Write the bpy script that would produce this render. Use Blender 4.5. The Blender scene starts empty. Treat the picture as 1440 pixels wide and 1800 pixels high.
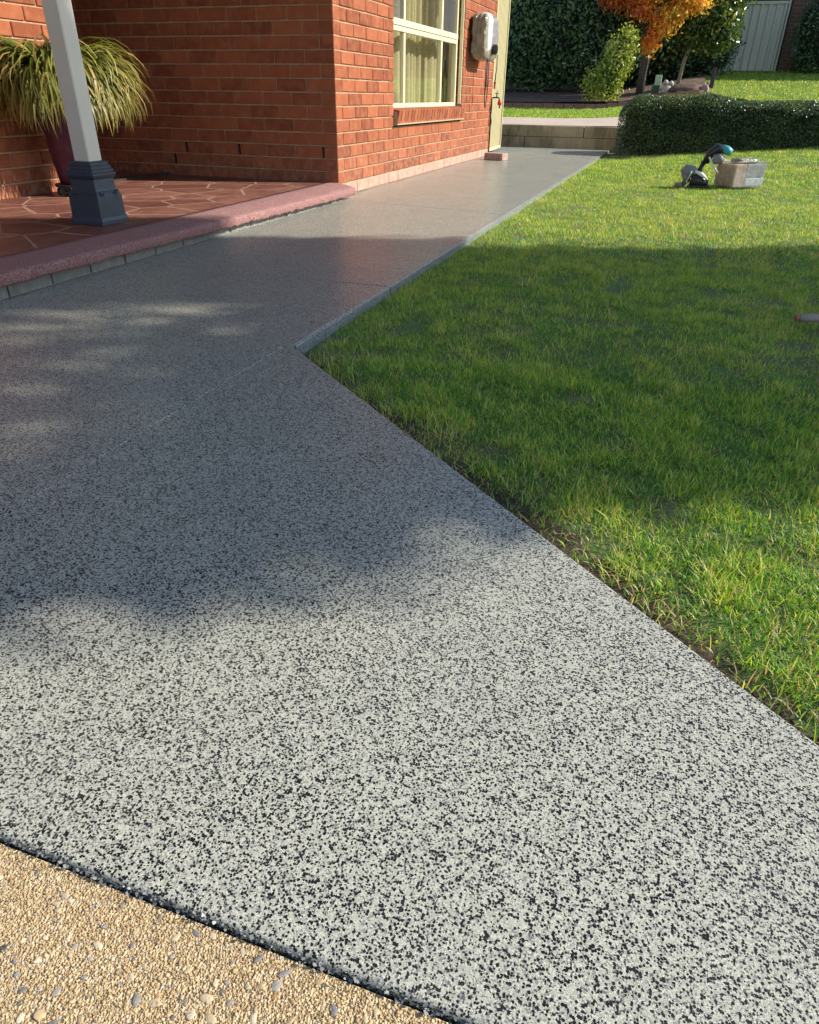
import bpy, math, random
import numpy as np
from mathutils import Matrix, Vector
random.seed(7); RNG = np.random.default_rng(11)
S = bpy.context.scene
C = S.collection
R = math.radians

# ------------------------------------------------------------------ camera, light, exposure
CAM = np.array([2.43193, -5.32874, 0.684198])
YAW, PITCH, ROLL, FPX = -0.329946, 0.540279, 0.0146316, 1224.33
f_ = Vector((math.sin(YAW)*math.cos(PITCH), math.cos(YAW)*math.cos(PITCH), -math.sin(PITCH)))
r_ = Vector((math.cos(YAW), -math.sin(YAW), 0)); u_ = r_.cross(f_)
r2 = r_*math.cos(ROLL) + u_*math.sin(ROLL); u2 = -r_*math.sin(ROLL) + u_*math.cos(ROLL)
cam = bpy.data.cameras.new('camera'); co = bpy.data.objects.new('camera', cam); C.objects.link(co)
m = Matrix((( r2.x, u2.x, -f_.x, CAM[0]), (r2.y, u2.y, -f_.y, CAM[1]), (r2.z, u2.z, -f_.z, CAM[2]), (0, 0, 0, 1)))
co.matrix_world = m
cam.sensor_fit = 'HORIZONTAL'; cam.sensor_width = 36; cam.lens = FPX/1440*36
cam.clip_start = 0.02; cam.clip_end = 400
S.camera = co

SUN_EL, SUN_AZ = 33.0, 20.5           # degrees; azimuth from +X towards +Y
W = bpy.data.worlds.new('World'); S.world = W; W.use_nodes = True
nt = W.node_tree; nt.nodes.clear()
wo = nt.nodes.new('ShaderNodeOutputWorld'); bg = nt.nodes.new('ShaderNodeBackground'); sk = nt.nodes.new('ShaderNodeTexSky')
sk.sky_type = 'NISHITA'; sk.sun_disc = False; sk.sun_elevation = R(SUN_EL); sk.sun_rotation = R(90-SUN_AZ)
sk.air_density = 1.0; sk.dust_density = 0.6
bg.inputs['Strength'].default_value = 0.14
nt.links.new(sk.outputs[0], bg.inputs[0]); nt.links.new(bg.outputs[0], wo.inputs[0])
sl = bpy.data.lights.new('sun', 'SUN'); sl.energy = 5.0; sl.angle = R(0.5); sl.color = (1.0, 0.93, 0.82)
so = bpy.data.objects.new('sun', sl); C.objects.link(so)
sd = Vector((math.cos(R(SUN_EL))*math.cos(R(SUN_AZ)), math.cos(R(SUN_EL))*math.sin(R(SUN_AZ)), math.sin(R(SUN_EL))))
so.rotation_euler = (-sd).to_track_quat('-Z', 'Y').to_euler(); so.location = (12, 6, 12)
S.view_settings.view_transform = 'Standard'; S.view_settings.look = 'None'
S.view_settings.exposure = 0.72; S.view_settings.gamma = 1; S.view_settings.use_curve_mapping = False

# ------------------------------------------------------------------ helpers
class MB:
    """collects vertices and faces of one mesh"""
    def __init__(s): s.v = []; s.f = []; s.n = 0
    def add(s, vs, fs):
        s.v.extend([tuple(p) for p in vs]); s.f.extend([tuple(i+s.n for i in q) for q in fs]); s.n += len(vs); return s
    def box(s, x0, y0, z0, x1, y1, z1):
        return s.add([(x0,y0,z0),(x1,y0,z0),(x1,y1,z0),(x0,y1,z0),(x0,y0,z1),(x1,y0,z1),(x1,y1,z1),(x0,y1,z1)],
                     [(0,3,2,1),(4,5,6,7),(0,1,5,4),(1,2,6,5),(2,3,7,6),(3,0,4,7)])
    def rings(s, rings, cap=True):
        n = len(rings[0]); vs = [p for r in rings for p in r]; fs = []
        for i in range(len(rings)-1):
            for j in range(n):
                k = (j+1) % n; fs.append((i*n+j, i*n+k, (i+1)*n+k, (i+1)*n+j))
        if cap: fs.append(tuple(reversed(range(n)))); fs.append(tuple(range((len(rings)-1)*n, len(rings)*n)))
        return s.add(vs, fs)
    def tube(s, pts, rad, n=8, cap=True):
        pts = [Vector(p) for p in pts]; rr = rad if hasattr(rad, '__len__') else [rad]*len(pts); rings = []
        for i, p in enumerate(pts):
            t = (pts[min(i+1, len(pts)-1)] - pts[max(i-1, 0)]).normalized()
            a = t.cross(Vector((0.13, 0.2, 1))); a = a.normalized() if a.length > 1e-3 else Vector((1, 0, 0)); b = t.cross(a)
            rings.append([p + (a*math.cos(2*math.pi*j/n) + b*math.sin(2*math.pi*j/n))*rr[i] for j in range(n)])
        return s.rings(rings, cap)
    def lathe(s, prof, n=24, c=(0, 0, 0), cap=True):
        return s.rings([[(c[0]+r*math.cos(2*math.pi*j/n), c[1]+r*math.sin(2*math.pi*j/n), c[2]+z) for j in range(n)] for r, z in prof], cap)
    def square(s, prof, c=(0, 0, 0), b=.004):
        out = []
        for h, z in prof:
            k = min(b, h*.5)
            out.append([(c[0]+x, c[1]+y, c[2]+z) for x, y in ((h-k,-h),(h,-h+k),(h,h-k),(h-k,h),(-h+k,h),(-h,h-k),(-h,-h+k),(-h+k,-h))])
        return s.rings(out)
    def xf(s, M):
        s.v = [tuple(M @ Vector(p)) for p in s.v]; return s
    def mesh(s, name, mat, smooth=False):
        me = bpy.data.meshes.new(name); me.from_pydata(s.v, [], s.f); me.materials.append(mat)
        if smooth: me.polygons.foreach_set('use_smooth', [True]*len(me.polygons))
        me.update(); return me
    def build(s, name, mat, parent=None, smooth=False, **kw):
        return link(name, s.mesh(name, mat, smooth), parent, **kw)

def link(name, me, parent=None, **kw):
    o = bpy.data.objects.new(name, me); C.objects.link(o)
    if parent is not None: o.parent = parent
    for k, v in kw.items(): o[k] = v
    return o
def empty(name, loc=(0, 0, 0), rz=0, **kw):
    o = bpy.data.objects.new(name, None); C.objects.link(o); o.location = loc; o.rotation_euler = (0, 0, rz); o.empty_display_size = .1
    for k, v in kw.items(): o[k] = v
    return o
def bevel(o, w, seg=2, ang=35):
    b = o.modifiers.new('bevel', 'BEVEL'); b.width = w; b.segments = seg; b.limit_method = 'ANGLE'; b.angle_limit = R(ang)
    return o
def np_mesh(name, verts, loops, starts, totals, mat, attrs=None, smooth=False):
    me = bpy.data.meshes.new(name)
    me.vertices.add(len(verts)); me.vertices.foreach_set('co', verts.astype(np.float32).ravel())
    me.loops.add(len(loops)); me.loops.foreach_set('vertex_index', loops.astype(np.int32))
    me.polygons.add(len(starts)); me.polygons.foreach_set('loop_start', starts.astype(np.int32))
    try: me.polygons.foreach_set('loop_total', totals.astype(np.int32))
    except Exception: pass
    me.update(calc_edges=True); me.validate()
    me.materials.append(mat)
    for k, a in (attrs or {}).items():
        at = me.attributes.new(k, 'FLOAT', 'POINT'); at.data.foreach_set('value', a.astype(np.float32))
    if smooth: me.polygons.foreach_set('use_smooth', np.ones(len(me.polygons), bool))
    return me
def vnoise(x, y, s, seed=0):
    """smooth value noise, 0..1"""
    x = np.asarray(x)*s; y = np.asarray(y)*s
    xi = np.floor(x).astype(np.int64); yi = np.floor(y).astype(np.int64); fx = x-xi; fy = y-yi
    fx = fx*fx*(3-2*fx); fy = fy*fy*(3-2*fy)
    def h(a, b):
        v = (a*374761393 + b*668265263 + seed*1442695041) & 0xffffffff
        v = ((v ^ (v >> 13))*1274126177) & 0xffffffff
        return ((v ^ (v >> 16)) & 0xffff)/65535.0
    return (h(xi,yi)*(1-fx)+h(xi+1,yi)*fx)*(1-fy)+(h(xi,yi+1)*(1-fx)+h(xi+1,yi+1)*fx)*fy

# ------------------------------------------------------------------ materials
class NT:
    def __init__(s, name):
        s.m = bpy.data.materials.new(name); s.m.use_nodes = True; s.t = s.m.node_tree; s.t.nodes.clear()
        s.out = s.n('ShaderNodeOutputMaterial'); s.pos = s.n('ShaderNodeNewGeometry').outputs['Position']
    def n(s, typ, ins=None, **kw):
        q = s.t.nodes.new(typ)
        for k, v in kw.items(): setattr(q, k, v)
        for k, v in (ins or {}).items(): s.set(q.inputs[k], v)
        return q
    def set(s, sock, v):
        if isinstance(v, bpy.types.NodeSocket): s.t.links.new(v, sock)
        elif isinstance(v, (tuple, list)) and sock.type == 'RGBA' and len(v) == 3: sock.default_value = (*v, 1)
        else: sock.default_value = v
    def noise(s, scale, detail=3, rough=.55, vec=None, out='Fac'):
        return s.n('ShaderNodeTexNoise', {'Scale': scale, 'Detail': detail, 'Roughness': rough, 'Vector': vec or s.pos}).outputs[out]
    def vor(s, scale, out='Distance', vec=None, feature='F1', rnd=1.0):
        return s.n('ShaderNodeTexVoronoi', {'Scale': scale, 'Vector': vec or s.pos, 'Randomness': rnd}, feature=feature).outputs[out]
    def ramp(s, fac, stops, interp='LINEAR'):
        q = s.n('ShaderNodeValToRGB', {'Fac': fac}); e = q.color_ramp; e.interpolation = interp
        while len(e.elements) < len(stops): e.elements.new(.5)
        for el, (p, c) in zip(e.elements, stops): el.position = p; el.color = (*c, 1) if len(c) == 3 else c
        return q.outputs['Color']
    def map(s, v, a, b, c=0., d=1.): return s.n('ShaderNodeMapRange', {'Value': v, 'From Min': a, 'From Max': b, 'To Min': c, 'To Max': d}).outputs[0]
    def math(s, op, a, b=0., c=None):
        q = s.n('ShaderNodeMath', operation=op); s.set(q.inputs[0], a); s.set(q.inputs[1], b)
        if c is not None: s.set(q.inputs[2], c)
        return q.outputs[0]
    def mix(s, fac, a, b, mode='MIX'):
        q = s.n('ShaderNodeMix', data_type='RGBA', blend_type=mode)
        s.set(q.inputs[0], fac); s.set(q.inputs[6], a); s.set(q.inputs[7], b); return q.outputs[2]
    def sep(s, col, i): return s.n('ShaderNodeSeparateColor', {'Color': col}).outputs[i]
    def bump(s, h, dist, strength=1., normal=None):
        q = s.n('ShaderNodeBump', {'Height': h, 'Distance': dist, 'Strength': strength})
        if normal: s.set(q.inputs['Normal'], normal)
        return q.outputs[0]
    def attr(s, name): return s.n('ShaderNodeAttribute', attribute_name=name).outputs['Fac']
    def rand(s): return s.n('ShaderNodeObjectInfo').outputs['Random']
    def princ(s, color, rough=.7, normal=None, **kw):
        ins = {'Base Color': color, 'Roughness': rough}
        if normal: ins['Normal'] = normal
        for k, v in kw.items(): ins[k.replace('_', ' ')] = v
        q = s.n('ShaderNodeBsdfPrincipled', ins); s.t.links.new(q.outputs[0], s.out.inputs[0]); return s.m
    def surf(s, sh): s.t.links.new(sh, s.out.inputs[0]); return s.m

def simple(name, col, rough=.6, nscale=40, amt=.12, bump=0, bs=300, **kw):
    t = NT(name); n = t.noise(nscale, 4)
    c = t.mix(t.map(n, .3, .7), tuple(x*(1-amt) for x in col), tuple(min(1, x*(1+amt)) for x in col))
    nm = t.bump(t.noise(bs, 3), bump) if bump else None
    return t.princ(c, rough, nm, **kw)

def mat_flake():
    t = NT('epoxy_flake')
    warp = t.n('ShaderNodeVectorMath', {0: t.pos, 1: t.n('ShaderNodeVectorMath', {0: t.noise(560, 2, out='Color'), 'Scale': .0019}, operation='SCALE').outputs[0]}, operation='ADD').outputs[0]
    cell = t.vor(540, 'Color', warp)
    r, g = t.sep(cell, 0), t.sep(cell, 1)
    base = t.ramp(r, [(0, (.40,.40,.325)), (.35, (.49,.485,.395)), (.60, (.33,.33,.28)), (.78, (.20,.20,.195)), (.88, (.095,.097,.105)), (.94, (.45,.44,.36))], 'CONSTANT')
    blk = t.vor(345, 'Color', warp); d = t.vor(345, 'Distance', warp)
    br, bgc = t.sep(blk, 0), t.sep(blk, 1)
    dens = t.map(t.noise(7, 3), .35, .65, -.03, .03)
    isb = t.math('MULTIPLY', t.math('LESS_THAN', br, t.math('ADD', .37, dens)), t.math('LESS_THAN', d, t.map(bgc, 0, 1, .42, .76)))
    blk2 = t.vor(640, 'Color', warp); isb2 = t.math('LESS_THAN', t.sep(blk2, 2), .06)
    black = t.math('MAXIMUM', isb, isb2)
    edge = t.vor(540, 'Distance', warp, 'DISTANCE_TO_EDGE')
    base = t.mix(t.map(edge, .0, .10, .55, 0), base, (.10,.10,.09))  # dark outlines paint the small shadows between chips into the colour
    c = t.mix(black, base, t.mix(bgc, (.002,.002,.0025), (.011,.011,.013)))
    c = t.mix(t.math('MULTIPLY', t.map(t.noise(3.1, 5, .6), .5, .78), .16), c, (.19,.185,.18))
    h = t.math('ADD', t.math('MULTIPLY', g, .6), t.math('MULTIPLY', t.math('SUBTRACT', 1., black), .25))
    h2 = t.math('ADD', h, t.math('MULTIPLY', t.noise(700, 2), .5))
    nb = t.bump(h2, .0011, .8)
    nc = t.bump(t.noise(330, 3), .0006, .8)
    return t.princ(c, t.map(t.noise(2.2, 3), .35, .65, .34, .46), nb, Coat_Weight=.32, Coat_Roughness=.15, Coat_Normal=nc, Specular_IOR_Level=.10)
M_FLAKE = mat_flake()

def mat_brick(name, tone, stuff=False, pink=0.):
    t = NT(name); rnd = t.attr('tone') if stuff else t.rand()
    a, b, c_ = tone
    col = t.mix(rnd, a, b)
    col = t.mix(t.math('MULTIPLY', t.map(t.noise(14, 4, .6), .42, .72), .55), col, c_)
    col = t.mix(t.map(t.noise(260, 2), .60, .74), col, tuple(x*.55 for x in a))
    col = t.mix(t.map(t.noise(190, 2, vec=t.n('ShaderNodeVectorMath', {0: t.pos, 1: (3., 5., 1.)}, operation='ADD').outputs[0]), .66, .76), col, (.50,.27,.17))
    zf_ = t.map(t.n('ShaderNodeSeparateXYZ', {0: t.pos}).outputs[2], .12, .42, 1., 0.)
    col = t.mix(t.math('MULTIPLY', zf_, t.map(t.noise(19, 5, .7), .46, .66, 0, .5)), col, (.40,.27,.20))
    if pink: col = t.mix(t.map(t.noise(26, 5, .7), .35, .62, pink*.4, pink), col, (.62,.40,.33))
    nm = t.bump(t.noise(420, 4, .7), .0022, .9, t.bump(t.noise(60, 3), .003, .6))
    return t.princ(col, .88, nm, Specular_IOR_Level=.25)
TONE = ((.33,.100,.044), (.185,.050,.024), (.42,.160,.075))
M_BRICK = mat_brick('red_brick', TONE); M_BRICK_S = mat_brick('red_brick_far', TONE, True)
M_BRICKP = mat_brick('dusty_brick', TONE, pink=.75)
M_MORTAR = simple('mortar', (.42,.28,.17), .95, 30, .15, .002, 500)
M_BLACKV = simple('black_void', (.012,.010,.010), .9)
def mat_porch(name, c1, c2, c3, stip=.0016):
    t = NT(name); rnd = t.rand()
    c = t.mix(rnd, c1, c2); c = t.mix(t.map(t.noise(9, 5, .65), .4, .7), c, c3)
    c = t.mix(t.map(t.noise(70, 4), .62, .75, 0, .5), c, (.46,.30,.24))
    return t.princ(c, t.map(t.noise(5, 3), .3, .7, .35, .55), t.bump(t.noise(230, 4, .65), stip, .9), Specular_IOR_Level=.5)
M_STONE = mat_porch('red_stencil_coat', (.115,.038,.027), (.27,.120,.080), (.115,.042,.034))
M_GROUT = simple('pale_stencil_joint', (.27,.165,.12), .8, 30, .15, .001, 300)
M_CURB = None
def mat_curb():
    t = NT('pink_stipple_coat')
    c = t.mix(t.map(t.noise(150, 4, .85), .46, .545), (.165,.060,.056), (.40,.23,.21))
    c = t.mix(t.map(t.noise(6, 4), .4, .7, 0, .45), c, (.25,.105,.095))
    return t.princ(c, .8, t.bump(t.noise(300, 3, .7), .0045, 1.))
M_CURB = mat_curb()
M_GREYBLOCK = simple('grey_block', (.20,.195,.18), .9, 18, .18, .002, 300)
M_PAINTW = simple('white_overspray', (.55,.56,.57), .8, 60, .1, .001, 500)
M_CREAM = simple('cream_metal', (.64,.58,.36), .38, 6, .03)
M_FRAME = simple('cream_aluminium', (.66,.61,.40), .35, 6, .02)
M_POST = simple('pale_grey_paint', (.62,.57,.49), .38, 6, .03)
M_SLEEVE = simple('slate_blue_plastic', (.034,.046,.066), .42, 90, .15, .0004, 900)
M_BLACK = simple('black_rubber', (.018,.018,.020), .5)
M_BLACKG = simple('black_gloss', (.02,.02,.024), .25)
M_RED = simple('red_plastic', (.55,.04,.02), .4)
M_TEAL = simple('teal_plastic', (.05,.32,.36), .35)
M_GREYP = simple('grey_plastic', (.20,.20,.21), .5)
M_WHITEP = simple('white_strap', (.75,.75,.73), .6)
M_STEEL = simple('steel', (.5,.5,.5), .3, Metallic=.9)
M_CONC = None
def mat_conc(name, c1, c2, dark, ns=3., bump=.0015, streak=True):
    t = NT(name)
    c = t.mix(t.map(t.noise(ns, 6, .65), .35, .68), c1, c2)
    if streak:
        v = t.n('ShaderNodeVectorMath', {0: t.pos, 1: (1, 1, .35)}, operation='MULTIPLY').outputs[0]
        c = t.mix(t.map(t.noise(3.3, 6, .75, v), .45, .68), c, dark)
    c = t.mix(t.map(t.noise(150, 3), .6, .75, 0, .35), c, dark)
    return t.princ(c, .92, t.bump(t.noise(200, 4), bump))
M_SLEEPER = mat_conc('weathered_concrete', (.36,.29,.17), (.46,.38,.24), (.15,.12,.065))
M_FOOTPATH = mat_conc('footpath_concrete', (.40,.32,.25), (.46,.38,.30), (.32,.26,.20), 2., .001, False)
M_EDGEBRICK = mat_brick('edging_brick', ((.30,.15,.11),(.36,.19,.14),(.25,.13,.1)))
def mat_soil(name, a, b, c3=None):
    t = NT(name); c = t.mix(t.map(t.noise(60, 5, .7), .35, .68), a, b)
    if c3: c = t.mix(t.map(t.noise(7, 4, .6), .45, .65), c, c3)
    return t.princ(c, .95, t.bump(t.noise(130, 5, .7), .010, 1.))
M_SOIL = mat_soil('soil_and_thatch', (.085,.080,.035), (.17,.18,.07), (.10,.18,.04))
M_DIRT = mat_soil('bare_soil', (.045,.030,.018), (.115,.078,.046))
M_MULCH = mat_soil('bark_mulch', (.085,.050,.034), (.22,.135,.09), (.05,.032,.022))
def mat_leaf(name, stops, trans=.35, rough=.45, obj=False, spec=.4, bright=None):
    t = NT(name); f = t.rand() if obj else t.attr('tone')
    c = t.ramp(f, stops)
    if obj:   # strap leaves: paler, drier towards the tip
        c = t.mix(t.map(t.attr('along'), .55, 1.0, 0, .5), c, (.50,.36,.12))
    p = t.n('ShaderNodeBsdfPrincipled', {'Base Color': c, 'Roughness': rough, 'Specular IOR Level': spec})
    tr = t.n('ShaderNodeBsdfTranslucent', {'Color': t.mix(1., c, (1.15,1.0,.55), 'MULTIPLY')})
    mx = t.n('ShaderNodeMixShader', {0: trans, 1: p.outputs[0], 2: tr.outputs[0]})
    return t.surf(mx.outputs[0])
G = lambda *a: list(a)
M_GRASS = mat_leaf('lawn_grass', G((0,(.055,.20,.032)), (.35,(.20,.43,.045)), (.62,(.44,.64,.055)), (.80,(.68,.69,.13)), (.92,(.58,.47,.25)), (1,(.46,.31,.18))), .42, .45, spec=.45)
M_HEDGE = mat_leaf('box_hedge_leaf', G((0,(.026,.058,.018)), (.5,(.058,.105,.026)), (.85,(.115,.17,.04)), (1,(.26,.28,.09))), .2, .32, spec=.5)
M_CAM = mat_leaf('camellia_leaf', G((0,(.05,.105,.045)), (.5,(.10,.20,.075)), (.9,(.19,.30,.10)), (1,(.30,.33,.16))), .2, .30, spec=.55)
M_CAM2 = mat_leaf('glossy_leaf', G((0,(.03,.07,.02)), (.5,(.06,.13,.03)), (.8,(.20,.29,.05)), (1,(.36,.40,.09))), .3, .28, spec=.6)
M_VAR = mat_leaf('variegated_leaf', G((0,(.08,.15,.025)), (.4,(.26,.36,.05)), (.75,(.52,.58,.12)), (1,(.68,.66,.28))), .35, .35)
M_AUT = mat_leaf('autumn_leaf', G((0,(.50,.10,.06)), (.25,(.70,.20,.06)), (.5,(.85,.36,.07)), (.75,(.88,.55,.07)), (.93,(.75,.62,.09)), (1,(.35,.42,.07))), .5, .5)
M_STRAP = mat_leaf('strap_leaf', G((0,(.030,.085,.014)), (.55,(.085,.175,.022)), (.8,(.30,.31,.05)), (1,(.46,.34,.12))), .38, .38, obj=True)
M_CORE = simple('core_black', (.012,.014,.008), .95)  # solid near-black core added so leaf crowns stay opaque and dark inside
M_BARK = simple('bark', (.085,.062,.045), .95, 30, .4, .01, 60)
M_BARKP = simple('pale_bark', (.32,.27,.20), .95, 30, .3, .01, 60)
M_FLOWER = simple('white_petal', (.8,.74,.72), .6)
M_PINKF = simple('pink_petal', (.42,.16,.17), .6)

# ------------------------------------------------------------------ ground heights
def sm(a, b, x): t = np.clip((x-a)/(b-a), 0, 1); return t*t*(3-2*t)
def lawn_z(x, y):
    x = np.asarray(x, float); y = np.asarray(y, float)
    base = -.036 + .006*sm(0, 1.2, x-1.4)
    rise = .086*np.maximum(0, x-1.5)*sm(1.2, 6.6, y)
    return base + rise + 0 + .010*(vnoise(x, y, 2.3, 3)-.5) + .006*(vnoise(x, y, 9, 5)-.5)
LY = np.array([6.9, 9.5, 13., 13.12, 16, 20, 30, 80]); LZ = np.array([.285, .325, .445, .55, .75, 1.1, 1.5, 2.0])
RY = np.array([6.9, 9.5, 13., 19., 22., 30, 80]); RZ = np.array([.30, .44, .74, 1.34, 1.45, 1.6, 2.0])
def far_z(x, y):
    k = sm(.3, 2.6, np.asarray(x, float)); return np.interp(y, LY, LZ)*(1-k) + np.interp(y, RY, RZ)*k
def grid(name, x0, x1, y0, y1, nx, ny, zf, mat, off=0., clip=None, **kw):
    xs = np.linspace(x0, x1, nx+1); ys = np.linspace(y0, y1, ny+1); X, Y = np.meshgrid(xs, ys)
    Z = zf(X, Y)+off; V = np.c_[X.ravel(), Y.ravel(), Z.ravel()]; F = []
    for j in range(ny):
        for i in range(nx):
            if clip and not clip((xs[i]+xs[i+1])/2, (ys[j]+ys[j+1])/2): continue
            a = j*(nx+1)+i; F.append((a, a+1, a+nx+2, a+nx+1))
    mb = MB(); mb.add(V.tolist(), F); return mb.build(name, mat, smooth=True, **kw)

grid('ground', -120, 120, -80, 200, 12, 14, lambda x, y: np.where(y > 25, 0.2, -.32)+0*x, M_SOIL, kind='structure')
DG = lambda x: -3.419 - .8733*(x-1.382)          # the diagonal slab edge, y as a function of x
# lawn soil (behind the slabs it dips below them)
grid('lawn_soil', 1.30, 11.3, -5.6, 6.95, 200, 250, lambda x, y: np.where((y < DG(x)+.01) & (y < -3.3), -.075, lawn_z(x, y)) - .018*np.clip(1-(y-DG(x))/.12, 0, 1)*(y < -3.0), M_SOIL, kind='structure')
grid('far_lawn', -9, 30, 6.95, 60, 60, 90, far_z, M_SOIL, -.01, kind='structure')
grid('footpath', -9, 1.9, 6.99, 9.5, 20, 6, far_z, M_FOOTPATH, .016, kind='structure')
grid('garden_bed', -9, 2.62, 13.12, 20, 24, 24, lambda x, y: far_z(x, y)+.05*vnoise(x, y, 1.1, 8), M_MULCH, .0, kind='structure')

V = []; F = []
for i in range(181):
    for j in range(7):
        xx = 1.39+i*.0102; d_ = j*.022*(.6+.8*float(vnoise(xx, 1, 9, 77))); X_ = xx+d_*.658; Y_ = DG(xx)+.008+d_*.753
        V.append((X_, Y_, float(lawn_z(X_, Y_))-.016+.012*j/6+.006*float(vnoise(X_, Y_, 60, 8))-.004*(j == 6)))
for i in range(180):
    for j in range(6): a_ = i*7+j; F.append((a_, a_+1, a_+8, a_+7))
mb = MB(); mb.add(V, F); mb.build('cut_soil_strip', M_DIRT, smooth=True, kind='structure')
# ------------------------------------------------------------------ path slabs (flake coated)
def slab(poly, top, depth, rnd, mat, parent, name='concrete_slab', **kw):
    n = len(poly); P = [Vector(q) for q in poly]
    def inset(d):
        out = []
        for i in range(n):
            a = (P[i]-P[i-1]).normalized(); b = (P[(i+1) % n]-P[i]).normalized()
            na = Vector((-a.y, a.x)); nb = Vector((-b.y, b.x)); k = 1+na.dot(nb)
            out.append(P[i] + (na+nb)*d/max(k, .2))
        return out
    rings = [[(q.x, q.y, top-depth) for q in P]]
    for j in range(5):
        a = j/4*math.pi/2; d = rnd*(1-math.cos(a)); z = top-rnd+rnd*math.sin(a)
        rings.append([(q.x, q.y, z) for q in inset(d)])
    mb = MB(); mb.rings(rings); o = mb.build(name, mat, parent, **kw); return o
path = empty('path', (0, 0, 0), kind='structure')
def bulge(x0, y0, x1, y1): return [(x0, y0), (x1, y0), (x1, y1), (x0, y1)]
slab([(-.02, -.091), (1.38, -.366), (1.38, 6.9), (-.02, 6.9)], 0, .12, .005, M_FLAKE, path)
slab([(.02, -2.556), (1.38, -2.5600), (1.38, -.372), (.02, -.097)], 0, .12, .005, M_FLAKE, path)
slab([(.02, -5.036), (1.356, -5.036), (1.356, -3.43), (1.38, -3.4255), (1.38, -2.566), (.02, -2.562)], 0, .12, .005, M_FLAKE, path)
slab([(1.3575, -5.036), (3.22, -5.036), (1.385, -3.4255), (1.3575, -3.43)], .0002, .13, .005, M_FLAKE, path)
slab([(-3.5, 4.82), (-.0225, 4.82), (-.0225, 6.9), (-3.5, 6.9)], -.001, .12, .005, M_FLAKE, path)
slab([(-3., -5.036), (.0175, -5.036), (.0175, -4.4), (-3., -4.4)], 0, .12, .005, M_FLAKE, path)
t = NT('loose_flake'); M_FLAKEL = t.princ(t.ramp(t.n('ShaderNodeNewGeometry').outputs['Random Per Island'], [(0,(.015,.015,.018)),(.3,(.10,.10,.10)),(.55,(.19,.19,.18)),(.93,(.34,.34,.30))], 'CONSTANT'), .7)
t = NT('sky_sheen_edge')
c = t.mix(t.map(t.noise(240, 3, .8), .46, .54), (.05,.055,.065), (.36,.38,.40))  # bluer, glossier speckle than the slab top imitates the sky-lit sheen
M_EDGE = t.princ(c, .40, t.bump(t.noise(300, 3), .0006), Coat_Weight=.8, Coat_Roughness=.25)
for ya, yb in ((-.3685, 6.88), (-2.557, -.3725), (-3.405, -2.567)):
    mb = MB(); mb.rings([[(1.3795, y, -.075), (1.386, y, -.075), (1.386, y, -.0065), (1.3845, y, -.003), (1.3795, y, -.0028)] for y in (ya, yb)]); mb.build('slab_edge', M_EDGE, path)
# loose chips thrown over the slab's front edge
def chips(n, fn, size, name, mat, **kw):
    V = []; F = []
    for i in range(n):
        x, y, z = fn(); s = size*random.uniform(.5, 1.2); a = random.uniform(0, 6.3)
        k = random.choice((4, 5)); tx, ty = random.uniform(-.5, .5), random.uniform(-.5, .5); b = len(V)
        for j in range(k):
            t = a+j*6.283/k+random.uniform(-.3, .3); dx, dy = s*math.cos(t)*random.uniform(.6, 1), s*math.sin(t)*random.uniform(.5, 1)
            V.append((x+dx, y+dy, z+dx*tx+dy*ty))
        F.append(tuple(range(b, b+k)))
    mb = MB(); mb.add(V, F); return mb.build(name, mat, **kw)
chips(1700, lambda: (random.uniform(1.5, 3.0), -5.0345-abs(random.gauss(0, .0025)), random.uniform(-.009, -.0012)), .0026, 'paint_flakes', M_FLAKEL, kind='stuff')

# ------------------------------------------------------------------ driveway of exposed aggregate
def mat_sand():
    t = NT('sandy_concrete')
    c = t.ramp(t.sep(t.vor(420, 'Color'), 0), [(0,(.28,.19,.085)), (.3,(.44,.31,.15)), (.6,(.56,.41,.22)), (.85,(.63,.49,.29)), (1,(.38,.34,.28))])
    return t.princ(c, .9, t.bump(t.vor(420), .0022, 1.))
M_SAND = mat_sand()
def mat_grain():
    t = NT('sand_grain')
    c = t.ramp(t.attr('tone'), [(0,(.15,.10,.048)), (.3,(.31,.21,.105)), (.65,(.42,.30,.16)), (.9,(.52,.40,.25)), (.97,(.25,.24,.23)), (1,(.09,.09,.10))])
    return t.princ(c, .8)
def mat_pebble():
    t = NT('river_pebble')
    c = t.ramp(t.rand(), [(0,(.10,.105,.115)), (.12,(.17,.17,.175)), (.22,(.27,.26,.24)), (.32,(.43,.31,.17)), (.50,(.48,.37,.23)), (.68,(.54,.44,.31)), (.80,(.38,.20,.07)), (.87,(.33,.28,.20)), (.96,(.05,.055,.06))], 'CONSTANT')
    c = t.mix(t.map(t.noise(300, 3), .4, .7, 0, .35), c, (.5,.38,.22))
    return t.princ(c, .6, t.bump(t.noise(500, 3), .0006))
dw = grid('driveway', -8, 14, -30, -5.040, 40, 30, lambda x, y: 0*x-.0085, M_SAND, kind='structure')
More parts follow.
